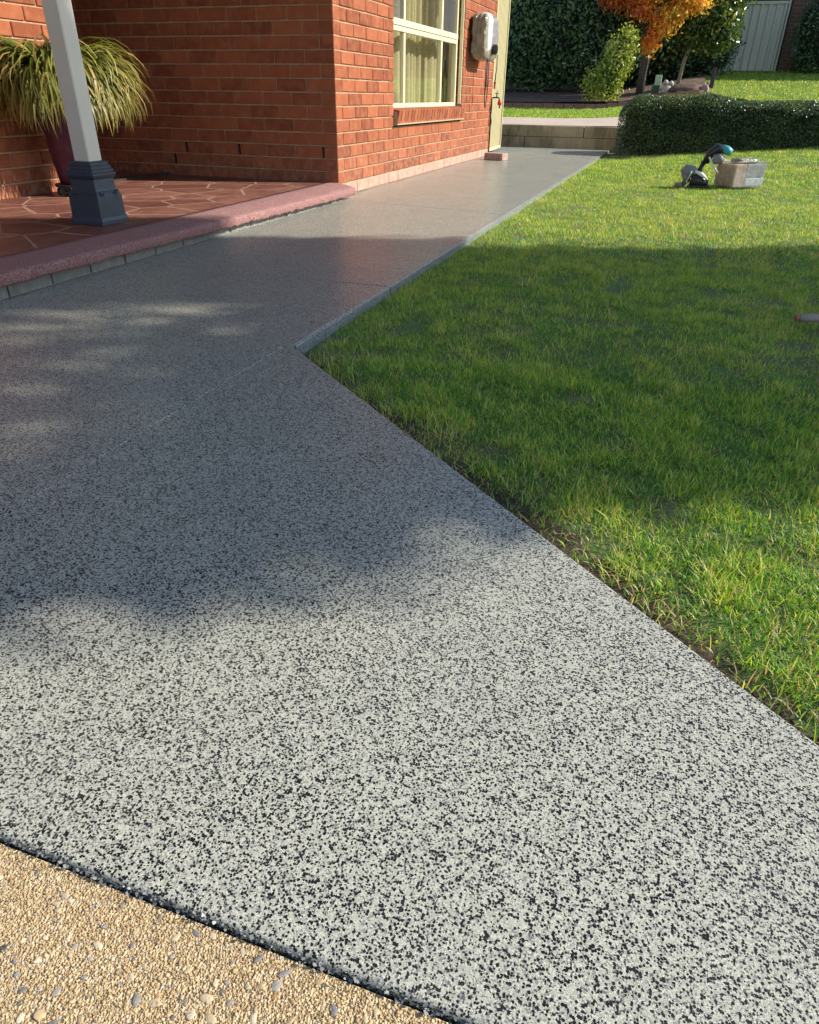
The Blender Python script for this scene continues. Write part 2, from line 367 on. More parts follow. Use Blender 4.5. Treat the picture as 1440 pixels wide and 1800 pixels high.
def blobs(P, Rr, flat, tone, name, mat, **kw):
    """octahedral grains, n x 6 verts"""
    n = len(P); base = np.array([(1,0,0),(0,1,0),(-1,0,0),(0,-1,0),(0,0,1),(0,0,-1)], float)
    V = base[None]*Rr[:, None, None]*np.array([1, 1, flat])[None, None]*RNG.uniform(.65, 1.25, (n, 6, 1))
    a = RNG.uniform(0, 6.28, n); ca, sa = np.cos(a), np.sin(a)
    x = V[..., 0]*ca[:, None]-V[..., 1]*sa[:, None]; y = V[..., 0]*sa[:, None]+V[..., 1]*ca[:, None]
    V = np.stack([x+P[:, :1], y+P[:, 1:2], V[..., 2]+P[:, 2:3]], -1).reshape(-1, 3)
    tri = np.array([(0,1,4),(1,2,4),(2,3,4),(3,0,4),(1,0,5),(2,1,5),(3,2,5),(0,3,5)])
    L = (tri[None]+6*np.arange(n)[:, None, None]).reshape(-1)
    me = np_mesh(name, V, L, np.arange(0, len(L), 3), np.full(len(L)//3, 3), mat, {'tone': np.repeat(tone, 6)})
    return link(name, me, **kw)
n = 95000
P = np.c_[RNG.uniform(1.72, 2.62, n), RNG.uniform(-5.30, -5.042, n), RNG.uniform(-.0095, -.0077, n)]
gr = blobs(P, np.clip(.00085*np.exp(RNG.normal(0, .42, n)), .0004, .0028), .6, RNG.beta(2.2, 2.0, n)*.98, 'sand_grains', mat_grain(), parent=dw, kind='stuff')
MPEB = mat_pebble(); pebs = []
for k in range(8):
    mb = MB(); rng = random.Random(k); rings = []
    ph = [rng.uniform(0, 6.28) for _ in range(3)]
    for zz, rr in ((-1, .35), (-.4, .92), (.25, 1.), (.75, .72), (1., .3)):
        rings.append([((rr*(1+.16*math.cos(2*t+ph[0])+.16*math.cos(3*t+ph[1])+.10*math.cos(5*t+ph[2])))*math.cos(t), rr*(1+.1*math.cos(2*t+ph[2]))*math.sin(t)*.7, zz*.42) for t in [2*math.pi*j/9 for j in range(9)]])
    mb.rings(rings); pebs.append(mb.mesh('pebble', MPEB, True))
pts = []
while len(pts) < 290:
    x, y = random.uniform(1.84, 2.46), random.uniform(-5.170, -5.046); s = min(.0060, .0021*math.exp(abs(random.gauss(0, .55))))
    if all((x-a)**2+(y-b)**2 > (s+c)**2*.6 for a, b, c in pts): pts.append((x, y, s))
for i, (x, y, s) in enumerate(pts):
    o = link('pebble', pebs[i % 8], dw); o.location = (x, y, -.0084); o.rotation_euler = (random.uniform(-.25, .25), random.uniform(-.25, .25), random.uniform(0, 6.3)); o.scale = (s*random.uniform(.85, 1.2), s*random.uniform(.75, 1.2), s*random.uniform(.42, .62))

# ------------------------------------------------------------------ house: brick walls
CH = .086
house = empty('brick_house', (0, 0, 0), label='red brick house with cream window and covered corner porch', category='house')
def brick_meshes(L, mats, k=3):
    out = []
    for q in range(k):
        rng = random.Random(q*7+int(L*1000)); b = .0035; d = .052; h = .038; l = L/2
        j = lambda: rng.uniform(-.0012, .0012)
        # front is +Y; outline with a chipped bevelled arris
        r0 = [(-l, -d, -h), (l, -d, -h), (l, -d, h), (-l, -d, h)]
        r1 = [(-l+j(), d-b, -h+j()), (l+j(), d-b, -h+j()), (l+j(), d-b, h+j()), (-l+j(), d-b, h+j())]
        r2 = [(-l+b+j(), d+j()*.5, -h+b+j()), (l-b+j(), d+j()*.5, -h+b+j()), (l-b+j(), d+j()*.5, h-b+j()), (-l+b+j(), d+j()*.5, h-b+j())]
        mb = MB(); mb.rings([r0, r1, r2]); out.append([mb.mesh('brick', mm) for mm in mats])
    return out
BR = {'full': brick_meshes(.230, (M_BRICK, M_BRICKP)), 'half': brick_meshes(.110, (M_BRICK, M_BRICKP))}
def lay(wall, u, nrm, length, k0, k1, odd_first_full, holes=(), single=lambda s, k: True, z0=0., start=0.):
    """bricks of a wall: u = direction along it, nrm = outward normal, s measured from the corner"""
    rz = math.atan2(nrm[1], nrm[0])-math.pi/2; stuff = MB(); tones = []
    for k in range(k0, k1):
        full = (k % 2 == 1) == odd_first_full
        s = start if full else start-.12
        zc = z0+CH*k+CH/2
        while s < length-.02:
            a, b = max(s, start), min(s+.23, length)
            if s < start: a = start+.12-.12 if False else start
            cuts = [(a, b)]
            if s < start: cuts = [(start, s+.23)]
            for (h0, h1, ha, hb) in holes:
                if ha <= k < hb:
                    nc = []
                    for (p, q) in cuts:
                        if q <= h0 or p >= h1: nc.append((p, q)); continue
                        if p < h0: nc.append((p, h0))
                        if q > h1: nc.append((h1, q))
                    cuts = nc
            for (p, q) in cuts:
                L = q-p
                if L < .03: continue
                c = (p+q)/2; key = 'full' if L > .16 else 'half'; base = .23 if key == 'full' else .11
                x, y = u[0]*c-nrm[0]*.052, u[1]*c-nrm[1]*.052
                jn = random.uniform(-.0012, .0012); x += nrm[0]*jn; y += nrm[1]*jn
                if single(c, k):
                    o = link('brick', BR[key][random.randrange(3)][1 if (k == k0 and k0 == 0) else 0], wall)
                    o.location = Vector((x, y, zc+random.uniform(-.0008, .0008)))-wall.location; o.rotation_euler = (0, random.uniform(-.004, .004), rz); o.scale = (L/base, 1, 1)
                else:
                    me = MB(); me.box(-L/2, -.052, -.038, L/2, .052, .038)
                    me.xf(Matrix.Translation((x-wall.location.x, y-wall.location.y, zc)) @ Matrix.Rotation(rz, 4, 'Z')); stuff.add(me.v, me.f); tones += [random.random()]*8
            s += .24
    if stuff.n:
        o = stuff.build('bricks', M_BRICK_S, wall, kind='stuff'); at = o.data.attributes.new('tone', 'FLOAT', 'POINT'); at.data.foreach_set('value', tones)
# corner wall to the window side (face X=0), corner at the origin
H = 30*CH; ZT = 30
WY0, WY1, WK0, WK1 = 1.195, 3.365, 5, 24        # window opening: along wall, courses
def core(boxes, name='side_wall'):
    mb = MB()
    for b in boxes: mb.box(*b)
    return mb.build(name, M_MORTAR, house)
g = .0095
zs, zt = WK0*CH+.004, WK1*CH
w1 = core([(-.11, 0.11, -.1, -g, WY0, H), (-.11, WY1, -.1, -g, 4.765, H), (-.11, WY0, -.1, -g, WY1, zs), (-.11, WY0, zt, -g, WY1, H)])
lay(w1, (0, 1), (1, 0), 4.775, 0, ZT, True, [(WY0, WY1, WK0, WK1)], lambda s, k: k < 20)
# reveals of the window opening in brick
for yy, ny in ((WY1, -1), (WY0, 1)):
    for k in range(WK0+2, WK1):
        o = link('brick', BR['half'][k % 3][0], w1); o.location = (-.0555, yy-ny*.050, CH*k+CH/2); o.rotation_euler = (0, 0, 0 if ny > 0 else math.pi); o.scale = (.985, 1, 1)
# dark porch wall (face Y=0, towards the camera)
w2 = core([(-2.62, g, -.1, -.004, .11, H)], 'porch_wall')
lay(w2, (-1, 0), (0, -1), 2.6, 1, ZT, False, (), lambda s, k: k < 15)
for px, k in ((-.115, 3), (-.835, 3), (-1.315, 3), (-1.435, 2)):
    mb = MB(); mb.box(px-.009, -.0035, k*CH+.006, px+.001, .02, k*CH+.080); mb.build('weep_hole', M_BLACKV, w2)
# wall behind the pot plant (face X=-1.48), ends at Y=-1.0 beside the entry recess
w3 = core([(-1.60, -5.0, -.1, -1.48-g, -1.006, H)], 'entry_wall')
w3.location = (0, 0, 0)
def lay3():
    global BR
    u, nrm = (0, -1), (1, 0); stuff = MB(); tones = []
    for k in range(1, ZT):
        s = 0 if k % 2 == 0 else -.12
        while s < 3.95:
            a, b = max(s, 0), s+.23; L = b-a; c = (a+b)/2; x, y, zc = -1.48-.052, -1.0-c, CH*k+CH/2
            key = 'full' if L > .16 else 'half'
            if k < 15 and c < 1.9:
                o = link('brick', BR[key][random.randrange(3)][0], w3); o.location = (x+random.uniform(-.0012, .0012), y, zc); o.rotation_euler = (0, 0, -math.pi/2)
            else:
                me = MB(); me.box(x-.052, y-L/2, zc-.038, x+.052, y+L/2, zc+.038); stuff.add(me.v, me.f); tones.extend([random.random()]*8)
            s += .24
    o = stuff.build('bricks', M_BRICK_S, w3, kind='stuff'); at = o.data.attributes.new('tone', 'FLOAT', 'POINT'); at.data.foreach_set('value', tones)
lay3()
# front door closing the recess, threshold strip
M_DOOR = simple('dark_door_paint', (.10,.035,.025), .4)
mb = MB(); mb.box(-2.60, -.98, .1, -2.55, -.02, 2.2); d = bevel(mb.build('door', M_DOOR, house), .004)
mb = MB(); mb.tube([(-2.55, -.85, 1.05), (-2.50, -.85, 1.05), (-2.50, -.74, 1.05)], .01); mb.build('handle', M_STEEL, d, smooth=True)
mb = MB(); mb.box(-2.62, -1.06, -.1, -1.61, -1.0, H); mb.build('recess_wall', M_BRICK, house)
mb = MB(); mb.box(-1.56, -.99, .1005, -1.50, -.004, .112); mb.build('threshold', simple('dark_threshold', (.05,.04,.035), .4), house)
# closing walls of the house body and roof
mb = MB(); mb.box(-7, 4.66, -.1, -.115, 4.765, H); mb.box(-7, .115, -.1, -6.9, 4.6, H); mb.build('rear_wall', M_MORTAR, house)
M_ROOF = simple('roof_tile', (.10,.06,.05), .8, 8, .3); M_EAVE = simple('eave_board', (.30,.26,.20), .7)
mb = MB(); mb.add([(.45, -5.3, H+.02), (.45, 5.2, H+.02), (-7.4, 5.2, H+.02), (-7.4, -5.3, H+.02), (.45, -5.3, H+.20), (.45, 5.2, H+.20), (-3.5, 5.2, H+1.9), (-3.5, -5.3, H+1.9), (-7.4, 5.2, H+.2), (-7.4, -5.3, H+.2)],
   [(4, 5, 6, 7), (7, 6, 8, 9), (0, 4, 7, 9, 3), (1, 2, 8, 6, 5)]); mb.build('roof', M_ROOF, house)
mb = MB(); mb.box(-7.4, -5.3, H+.01, .44, 5.2, H+.03); mb.build('soffit', M_EAVE, house)
mb = MB(); mb.box(.455, -5.3, H, .56, 5.2, H+.12); mb.build('gutter', M_CREAM, house)

# window: frame, sashes, panes, mullions, rowlock sill
win = MB()
FX0, FX1 = -.115, -.065
zb, ztp = .572, zt
win.box(FX0, WY0+.004, zb, FX1, WY0+.045, ztp); win.box(FX0, WY1-.045-.03, zb, FX1, WY1-.03, ztp)
win.box(FX0, WY0+.045, zb, FX1+.004, WY1-.075, zb+.042); win.box(FX0, WY0+.045, ztp-.045, FX1, WY1-.075, ztp)
window = bevel(win.build('window', M_FRAME, house), .003, 2)
mb = MB(); mb.box(-.108, WY0+.046, 1.190, -.050, WY1-.076, 1.236); mb.box(-.108, WY0+.046, 1.150, -.058, WY1-.076, 1.186); bevel(mb.build('meeting_rail', M_FRAME, window), .003)
MUL = (1.625, 2.745)
for y in MUL:
    for z0, z1, xo in ((zb+.043, 1.149, 0), (1.237, ztp-.046, 0)):
        mb = MB(); mb.box(-.105, y, z0, -.066, y+.045, z1); bevel(mb.build('mullion', M_FRAME, window), .003)
t = NT('window_glass')
fc = t.n('ShaderNodeLayerWeight', {'Blend': .5}).outputs['Facing']; fr = t.math('ADD', t.math('MULTIPLY', t.math('POWER', fc, 5.), .96), .04)
gl = t.n('ShaderNodeBsdfGlossy', {'Roughness': .01, 'Color': (1, 1, 1, 1)}); tp = t.n('ShaderNodeBsdfTransparent', {'Color': (.90, .92, .88)})
M_GLASS = t.surf(t.n('ShaderNodeMixShader', {0: fr, 1: tp.outputs[0], 2: gl.outputs[0]}).outputs[0])
ys = [WY0+.045, MUL[0]+.0225, MUL[1]+.0225, WY1-.075]
for z0, z1 in ((zb+.04, 1.152), (1.234, ztp-.04)):
    for i in range(3):
        mb = MB(); mb.box(-.090, ys[i]+.001, z0, -.086, ys[i+1]-.001, z1); mb.build('pane', M_GLASS, window)
t = NT('fly_screen')
M_SCREEN = t.surf(t.n('ShaderNodeMixShader', {0: .45, 1: t.n('ShaderNodeBsdfTransparent').outputs[0], 2: t.n('ShaderNodeBsdfDiffuse', {'Color': (.10, .10, .10, 1)}).outputs[0]}).outputs[0])
for i in (0, 2):
    mb = MB(); mb.box(-.080, ys[i]+.024, 1.24, -.0795, ys[i+1]-.024, ztp-.047); mb.build('fly_screen', M_SCREEN, window)
mb = MB(); mb.box(-.045, WY1-.020, .60, -.012, WY1-.004, ztp); bevel(mb.build('blind_track', M_FRAME, window), .002)
# curtain with pleats
cur = []; NN = 260
for i in range(NN+1):
    y = 1.0+i/NN*3.55; cur.append((-.27+.028*math.sin(y*46+2*math.sin(y*5))+.012*math.sin(y*17), y))
mb = MB(); V = []; F = []
for x, y in cur: V += [(x, y, .42), (x, y, 2.2)]
for i in range(NN): F.append((2*i, 2*i+2, 2*i+3, 2*i+1))
mb.add(V, F); t = NT('sheer_curtain'); cc = t.mix(t.map(t.noise(3, 2, vec=t.n('ShaderNodeVectorMath', {0: t.pos, 1: (3, 8, .2)}, operation='MULTIPLY').outputs[0]), .35, .65), (.50, .42, .27), (.64, .54, .36))
M_CURT = t.princ(cc, .9); mb.build('curtain', M_CURT, window, smooth=True)
mb = MB(); mb.box(-1.2, 1.0, .3, -1.15, 3.7, 2.4); mb.build('room_wall', simple('room_plaster', (.3,.27,.2), .9), house)
# rowlock sill bricks
SILLB = []
for q in range(3):
    mb = MB(); mb.box(-.038, -.115, -.052, .038, .055, .052); mm = mb.mesh('sill_brick', M_BRICK); SILLB.append(mm)
for i in range(25):
    y = WY0+.04+i*.0868
    mb = None
    o = link('sill_brick', SILLB[i % 3], window); o.rotation_euler = (R(-9), 0, -math.pi/2)
    o.location = (-.010, y, .520+random.uniform(-.001, .001)); bevel(o, .003, 1)
mb = MB(); mb.add([(-.118, WY0+.001, .43), (.036, WY0+.001, .452), (.036, WY1, .452), (-.118, WY1, .43), (-.118, WY0+.001, .575), (.034, WY0+.001, .552), (.034, WY1, .552), (-.118, WY1, .575)],
    [(0,3,2,1),(4,5,6,7),(0,1,5,4),(1,2,6,5),(2,3,7,6),(3,0,4,7)]); mb.build('sill_mortar', M_MORTAR, window)

# ------------------------------------------------------------------ porch slab with crazy paving, kerb edge and block base
porch = empty('porch', (0, 0, 0), label='red paved porch floor with pink stippled edge', category='porch')
mb = MB(); mb.box(-2.55, -4.4, -.1, .0, 0.0, .0975); mb.build('porch_floor', M_GROUT, porch)
seeds = []
rng = random.Random(5)
while len(seeds) < 92:
    x, y = rng.uniform(-2.6, -.09), rng.uniform(-4.4, .05)
    if x < -1.55 and y < -1.0: continue
    if all((x-a)**2*.9+(y-b)**2 > .20**2 for a, b in seeds): seeds.append((x, y))
    if rng.random() < .0004: break
def clip_poly(poly, a, b, c):     # keep a*x+b*y <= c
    out = []
    for i in range(len(poly)):
        p, q = poly[i], poly[(i+1) % len(poly)]; dp = a*p[0]+b*p[1]-c; dq = a*q[0]+b*q[1]-c
        if dp <= 0: out.append(p)
        if dp*dq < 0: t_ = dp/(dp-dq); out.append((p[0]+(q[0]-p[0])*t_, p[1]+(q[1]-p[1])*t_))
    return out
for i, (x, y) in enumerate(seeds):
    xl = -2.545 if y > -1.0 else -1.478
    poly = [(xl, -4.39), (-.105, -4.39), (-.105, -.004), (xl, -.004)]
    for j, (a, b) in enumerate(seeds):
        if i == j or (a-x)**2+(b-y)**2 > 1.4: continue
        nx, ny = a-x, b-y; L = math.hypot(nx, ny); nx /= L; ny /= L
        poly = clip_poly(poly, nx, ny, nx*(x+a)/2+ny*(y+b)/2-.0052)
        if len(poly) < 3: break
    if len(poly) < 3: continue
    cx = sum(p[0] for p in poly)/len(poly); cy = sum(p[1] for p in poly)/len(poly)
    pp = []
    for k in range(len(poly)):
        p, q = poly[k], poly[(k+1) % len(poly)]; L = math.hypot(q[0]-p[0], q[1]-p[1]); nseg = max(1, int(L/.05))
        for s_ in range(nseg):
            t_ = s_/nseg; e = 0 if s_ == 0 else random.uniform(-.003, .0045)
            X, Y = p[0]+(q[0]-p[0])*t_, p[1]+(q[1]-p[1])*t_; dx, dy = cx-X, cy-Y; l = math.hypot(dx, dy)+1e-6
            pp.append((X+dx/l*(e+.002), Y+dy/l*(e+.002)))
    mb = MB(); ins = [(a+(cx-a)*.012, b+(cy-b)*.012) for a, b in pp]
    mb.rings([[(a, b, .0970) for a, b in pp], [(a, b, .0976) for a, b in pp], [(a, b, .0980) for a, b in ins]]); mb.build('paving_stone', M_STONE, porch)
# plain border strip and rolled pink edge (sinks slightly towards the wall corner)
def edge_profile(y):
    t_ = np.clip((y+3.3)/3.1, 0, 1); top = .100-.026*t_; bot = .054-.030*t_; xo = .150-.010*t_
    w = .004*(vnoise(y, 0, 9, 2)-.5); dr = bot+.006*(vnoise(y, 7, 22, 6)-.5)+.007*(vnoise(y, 1, 70, 9)-.5)
    tp = lambda x: .0998-(.0998-top)*max(0., x/.14)**1.0 if x > 0 else .0998
    P = [(-.100, .0996), (-.05, .0998), (.0, .0998), (.045, tp(.045)), (.090, tp(.09)), (.120, tp(.12)), (xo+w-.016, tp(.134)), (xo+w-.008, top-.0015), (xo+w-.002, top-.006), (xo+w, top-.013)]
    P += [(xo+w+.001, (top+dr)/2), (xo+w, dr+.006), (xo-.004+w, dr), (xo-.02, dr+.001), (xo-.06, dr+.006), (-.10, dr+.01)]
    out = []
    for i, (a, b) in enumerate(P):
        if 4 <= i <= 12: n_ = .0018*(float(vnoise(i*1.7, y*130, 1, 31))-.5)+.0014*(float(vnoise(i*.6, y*48, 1, 33))-.5)
        else: n_ = 0
        out.append((a+n_*.7, b+n_))
    return out
rings = []
for y in np.arange(-4.4, .0001, .007): rings.append([(a, float(y), float(b)) for a, b in edge_profile(float(y))])
mb = MB(); mb.rings(rings); mb.build('kerb_edge', M_CURB, porch, smooth=True)
BLK = MB(); BLK.box(0, -.108, 0, .10, .108, .085); BLKm = BLK.mesh('kerb_block', M_GREYBLOCK)
for i in range(20):
    y = -.26-.2235*i
    if y < -4.35: break
    o = link('kerb_block', BLKm, porch); o.location = (.002+random.uniform(-.0015, .0015), y, -.02); o.scale = (1, 1, .80+.35*min(1, (-y)/3.3)); bevel(o, .002, 1)
mb = MB(); mb.box(-.0, -4.4, -.03, .094, -.15, .03); mb.build('block_joint', M_BLACKV, porch)
# white overspray where blocks meet the path
V = []; F = []
for i in range(420):
    y = -random.uniform(.3, 3.9); y = y if vnoise(y, 2, 3, 1) > .38 else y-.2
    w = .004+.010*float(vnoise(y, 5, 6, 3))**1.5*2; x = .104+random.uniform(0, w); s = random.uniform(.002, .006); b = len(V)
    for j in range(5): a = j*1.2566+random.random(); V.append((x+s*.5*math.cos(a), y+s*1.8*math.sin(a), .0042+random.uniform(0, .0006)))
    F.append(tuple(range(b, b+5)))
mb = MB(); mb.add(V, F); mb.build('white_paint_splash', M_PAINTW, path, kind='stuff')

# ------------------------------------------------------------------ veranda post with moulded sleeve
post = empty('veranda_post', (-.338, -2.222, .1), label='pale grey square veranda post in a dark moulded base sleeve', category='post')
mb = MB(); mb.square([(.046, .10), (.046, H-.1+.005)], b=.005); mb.build('shaft', M_POST, post)
prof = [(.100, 0), (.100, .016), (.095, .030), (.0915, .034), (.0895, .128), (.0840, .136), (.0840, .146), (.0780, .152), (.0745, .160), (.0720, .196), (.0710, .205), (.0785, .209), (.0840, .222), (.0840, .232), (.0770, .236), (.0770, .246), (.0705, .250), (.0705, .261), (.0640, .265), (.0640, .277), (.0590, .281), (.0475, .284)]
mb = MB(); mb.square(prof, b=.003); sleeve = mb.build('base_sleeve', M_SLEEVE, post)
for rz in range(4):
    M = Matrix.Rotation(rz*math.pi/2, 4, 'Z')
    mb = MB()
    for sx in (-1, 1):
        mb.box(min(sx*.052, sx*.060), -.0905, .060, max(sx*.052, sx*.060), -.086, .150); mb.box(min(sx*.036, sx*.043), -.0905, .080, max(sx*.036, sx*.043), -.086, .142)
        mb.box(min(sx*.036, sx*.060), -.0903, .050, max(sx*.036, sx*.060), -.086, .058)
    mb.box(-.030, -.0905, .062, .030, -.086, .068)
    mb.xf(M); mb.build('moulded_panel', M_SLEEVE, sleeve)

# ------------------------------------------------------------------ potted strap-leaf plant on a trolley
PX, PY = -1.215, -1.36
plant = empty('potted_plant', (PX, PY, .1), label='bushy strap-leaf plant in a tall burgundy pot on a wheeled trolley beside the post', category='plant')
t = NT('burgundy_glaze'); cg = t.mix(t.map(t.noise(12, 5, .6), .35, .7), (.045,.009,.022), (.115,.030,.055))
M_POT = t.princ(cg, .4, t.bump(t.noise(60, 3), .001))
mb = MB(); mb.lathe([(.105, .068), (.112, .074), (.150, .36), (.168, .46), (.178, .470), (.180, .490), (.165, .492), (.160, .47), (.03, .45)], 36); pot = mb.build('pot', M_POT, plant, smooth=True)
mb = MB(); mb.lathe([(.145, .050), (.145, .064)], 24); tro = mb.build('trolley', M_BLACK, plant)
for k in range(5):
    a = k*2*math.pi/5+.5; mb = MB(); x, y = .125*math.cos(a), .125*math.sin(a)
    mb.tube([(x-.012, y, .024), (x+.012, y, .024)], .024, 14); mb.box(x-.008, y-.008, .035, x+.008, y+.008, .052); mb.build('castor', M_BLACKG, tro)
def strap(L, droop, w, up, mat, seg=9):
    V = []; F = []; al = []; x = 0; z = 0; ang = up; ds = L/seg; tw = random.uniform(-.5, .5); side = 0
    for i in range(seg+1):
        s = i/seg; ww = w*(1-s**2.2)*(.55+.9*min(s*3, .5)); ww = max(ww, .0006)
        V += [(x, side-ww*math.cos(tw*s), z+ww*math.sin(tw*s)), (x, side, z-ww*.35), (x, side+ww*math.cos(tw*s), z-ww*math.sin(tw*s))]; al += [s]*3
        x += ds*math.cos(ang); z += ds*math.sin(ang); side += tw*.012*s; ang -= droop/seg*(.5+1.2*s)
        ang = max(ang, -1.5)
    for i in range(seg): F += [(3*i, 3*i+1, 3*i+4, 3*i+3), (3*i+1, 3*i+2, 3*i+5, 3*i+4)]
    mb = MB(); mb.add(V, F); me = mb.mesh('leaf', mat, True); at = me.attributes.new('along', 'FLOAT', 'POINT'); at.data.foreach_set('value', al); return me
LV = []
for k in range(26):
    up = random.uniform(.8, 1.56); L = random.uniform(.42, .62)*(.75+.30*up)
    LV.append((up, strap(L, random.uniform(2.3, 3.5)*(.7+.30*up), random.uniform(.0105, .0165), up, M_STRAP)))
def place_leaf(nm, me, kw):
    a = random.uniform(0, 2*math.pi); r = random.uniform(.0, .12)
    o = link(nm, me, plant, **kw); o.location = (r*math.cos(a), r*math.sin(a), .47+random.uniform(0, .03)); s = random.uniform(.78, 1.06)
    o.rotation_euler = (random.uniform(-.25, .25), random.uniform(-.15, .2), a+random.uniform(-.5, .5)); o.scale = (s, s, s); return o
for i in range(300): place_leaf('leaf', LV[i % 26][1], {})
# the remaining leaves joined
V = []; F = []; al = []; nb_ = 0
for i in range(1900):
    me = LV[random.randrange(26)][1]; a = random.uniform(0, 2*math.pi); r = random.uniform(0, .12); s = random.uniform(.7, 1.05)
    M = Matrix.Translation((r*math.cos(a), r*math.sin(a), .46+random.uniform(0, .04))) @ Matrix.Rotation(a+random.uniform(-.5, .5), 4, 'Z') @ Matrix.Rotation(random.uniform(-.15, .25), 4, 'Y') @ Matrix.Rotation(random.uniform(-.25, .25), 4, 'X') @ Matrix.Scale(s, 4)
    nb_ = len(V); V += [tuple(M @ v.co) for v in me.vertices]; F += [tuple(q+nb_ for q in p.vertices) for p in me.polygons]
    al += [j//3/9*1. for j in range(len(me.vertices))]
t = NT('strap_leaf_mass'); isl = t.n('ShaderNodeNewGeometry').outputs['Random Per Island']
c = t.ramp(isl, G((0,(.035,.090,.014)), (.55,(.090,.180,.022)), (.78,(.25,.27,.05)), (.9,(.42,.30,.11)), (1,(.25,.14,.06)))); c = t.mix(t.map(t.attr('along'), .45, 1.0, 0, .5), c, (.50,.36,.12))
p_ = t.n('ShaderNodeBsdfPrincipled', {'Base Color': c, 'Roughness': .4}); tr_ = t.n('ShaderNodeBsdfTranslucent', {'Color': c})
M_STRAP2 = t.surf(t.n('ShaderNodeMixShader', {0: .38, 1: p_.outputs[0], 2: tr_.outputs[0]}).outputs[0])
mb = MB(); mb.add(V, F); o = mb.build('inner_leaves', M_STRAP2, plant, smooth=True, kind='stuff'); at = o.data.attributes.new('along', 'FLOAT', 'POINT'); at.data.foreach_set('value', al)

# ------------------------------------------------------------------ side gate, tap, wrapped wall unit, loose brick
gate = empty('side_gate', (.0, 4.79, .05), R(3.0), label='tall cream ribbed metal side gate at the end of the brick wall', category='gate')
gw = .90
mb = MB(); mb.box(-.035, 0, 0, -.0, .03, 2.0); mb.box(-.035, gw-.03, 0, 0, gw, 2.0); mb.build('gate_frame', M_CREAM, gate)
mb = MB(); mb.box(-.032, .031, 1.95, -.002, gw-.031, 2.0); mb.box(-.032, .031, 0, -.002, gw-.031, .03); mb.build('rail', M_CREAM, gate)
V = []; F = []; n = 0; y = .031; i = 0; prof = []
while y < gw-.035:
    for dy, dx in ((0, -.024), (.052, -.024), (.058, -.008), (.078, -.008), (.084, -.024)):
        if y+dy < gw-.031: prof.append((dx, y+dy))
    y += .088
for (a, b) in prof: V += [(a, b, .031), (a, b, 1.949)]
for i in range(len(prof)-1): F.append((2*i, 2*i+2, 2*i+3, 2*i+1))
mb = MB(); mb.add(V, F); pn = mb.build('ribbed_sheet', M_CREAM, gate); sol = pn.modifiers.new('thickness', 'SOLIDIFY'); sol.thickness = .0015
tap = empty('garden_tap', (.012, 4.74, 0), label='black garden tap on a standing pipe with red fitting in front of the cream gate', category='tap')
mb = MB(); mb.tube([(0, 0, 0), (0, 0, .645), (.006, .004, .658), (.02, .01, .662), (.075, .02, .662), (.088, .02, .655), (.092, .02, .632)], .0085, 10); mb.build('pipe', M_BLACK, tap, smooth=True)
mb = MB(); mb.tube([(.055, .02, .665), (.055, .02, .705)], .007, 8); mb.box(.035, .014, .703, .078, .026, .711); mb.tube([(.055, .02, .711), (.062, .02, .74)], .004, 6); mb.build('valve_handle', M_BLACK, tap)
mb = MB(); mb.lathe([(.012, 0), (.026, .006), (.030, .02), (.027, .045), (.016, .058)], 12, (.098, .02, .575)); mb.build('hose_fitting', M_RED, tap, smooth=True)
mb = MB(); mb.lathe([(.009, 0), (.009, .03)], 10, (.098, .02, .546)); mb.build('nozzle', M_BLACK, tap)
mb = MB(); mb.tube([(0, -.012, .50), (.004, -.03, .46), (.012, -.035, .40), (.006, -.02, .36)], .010, 8); mb.build('hose_end', M_BLACK, tap, smooth=True)

unit = empty('wall_unit', (0, 3.80, 1.24), label='plastic-wrapped wall unit with black plug and hanging cables beside the window', category='wall unit')
def wrap_shape(hx, hy, hz, amp, seed, nu=40, nv=26, pw=4):
    rings = []
    for j in range(nv+1):
        v = -1+2*j/nv; e = (1-abs(v)**6)**(1/3.) if abs(v) < 1 else 0; e = max(e, .25)
        ring = []
        for i in range(nu):
            a = 2*math.pi*i/nu; c, s = math.cos(a), math.sin(a); k = (abs(c)**pw+abs(s)**pw)**(-1/pw)
            w = 1+amp*(float(vnoise(i*.9+seed, j*.25, .7, seed))-.5)+amp*.6*(float(vnoise(i*2.2, j*.9, .8, seed+3))-.5)
            ring.append((hx*k*c*e*w, hy*k*s*e*w*(1-.06*v), hz*v))
        rings.append(ring)
    return rings
t = NT('crumpled_plastic')
c = t.mix(t.map(t.noise(14, 3), .38, .68), (.21,.185,.12), (.36,.325,.235))
M_WRAP = t.princ(c, .22, t.bump(t.noise(38, 5, .75), .022, 1.), Specular_IOR_Level=.7, Coat_Weight=.5, Coat_Roughness=.1)
mb = MB(); rg = wrap_shape(.095, .275, .228, .12, 4, 44, 26, 7); mb.rings([[(x+.110, y, z) for x, y, z in r] for r in rg]); body = mb.build('plastic_wrap', M_WRAP, unit, smooth=True)
mb = MB(); rg = wrap_shape(.09, .075, .185, .05, 9, 40, 26, 8); mb.rings([[(x+.128, y-.155, z+.03) for x, y, z in r] for r in rg]); mb.build('white_strip', M_WHITEP, unit, smooth=True)
mb = MB(); rg = wrap_shape(.09, .155, .165, .06, 12, 40, 26, 8); mb.rings([[(x+.127, y+.08, z+.03) for x, y, z in r] for r in rg]); mb.build('grey_front', simple('grey_film', (.24,.23,.24), .3, 30, .4, .004, 60), unit, smooth=True)
mb = MB(); mb.tube([(.10, .04, -.110), (.245, .0, -.115), (.262, .0, -.115)], [.052, .050, .040], 18); mb.build('plug_socket', M_BLACKG, unit)
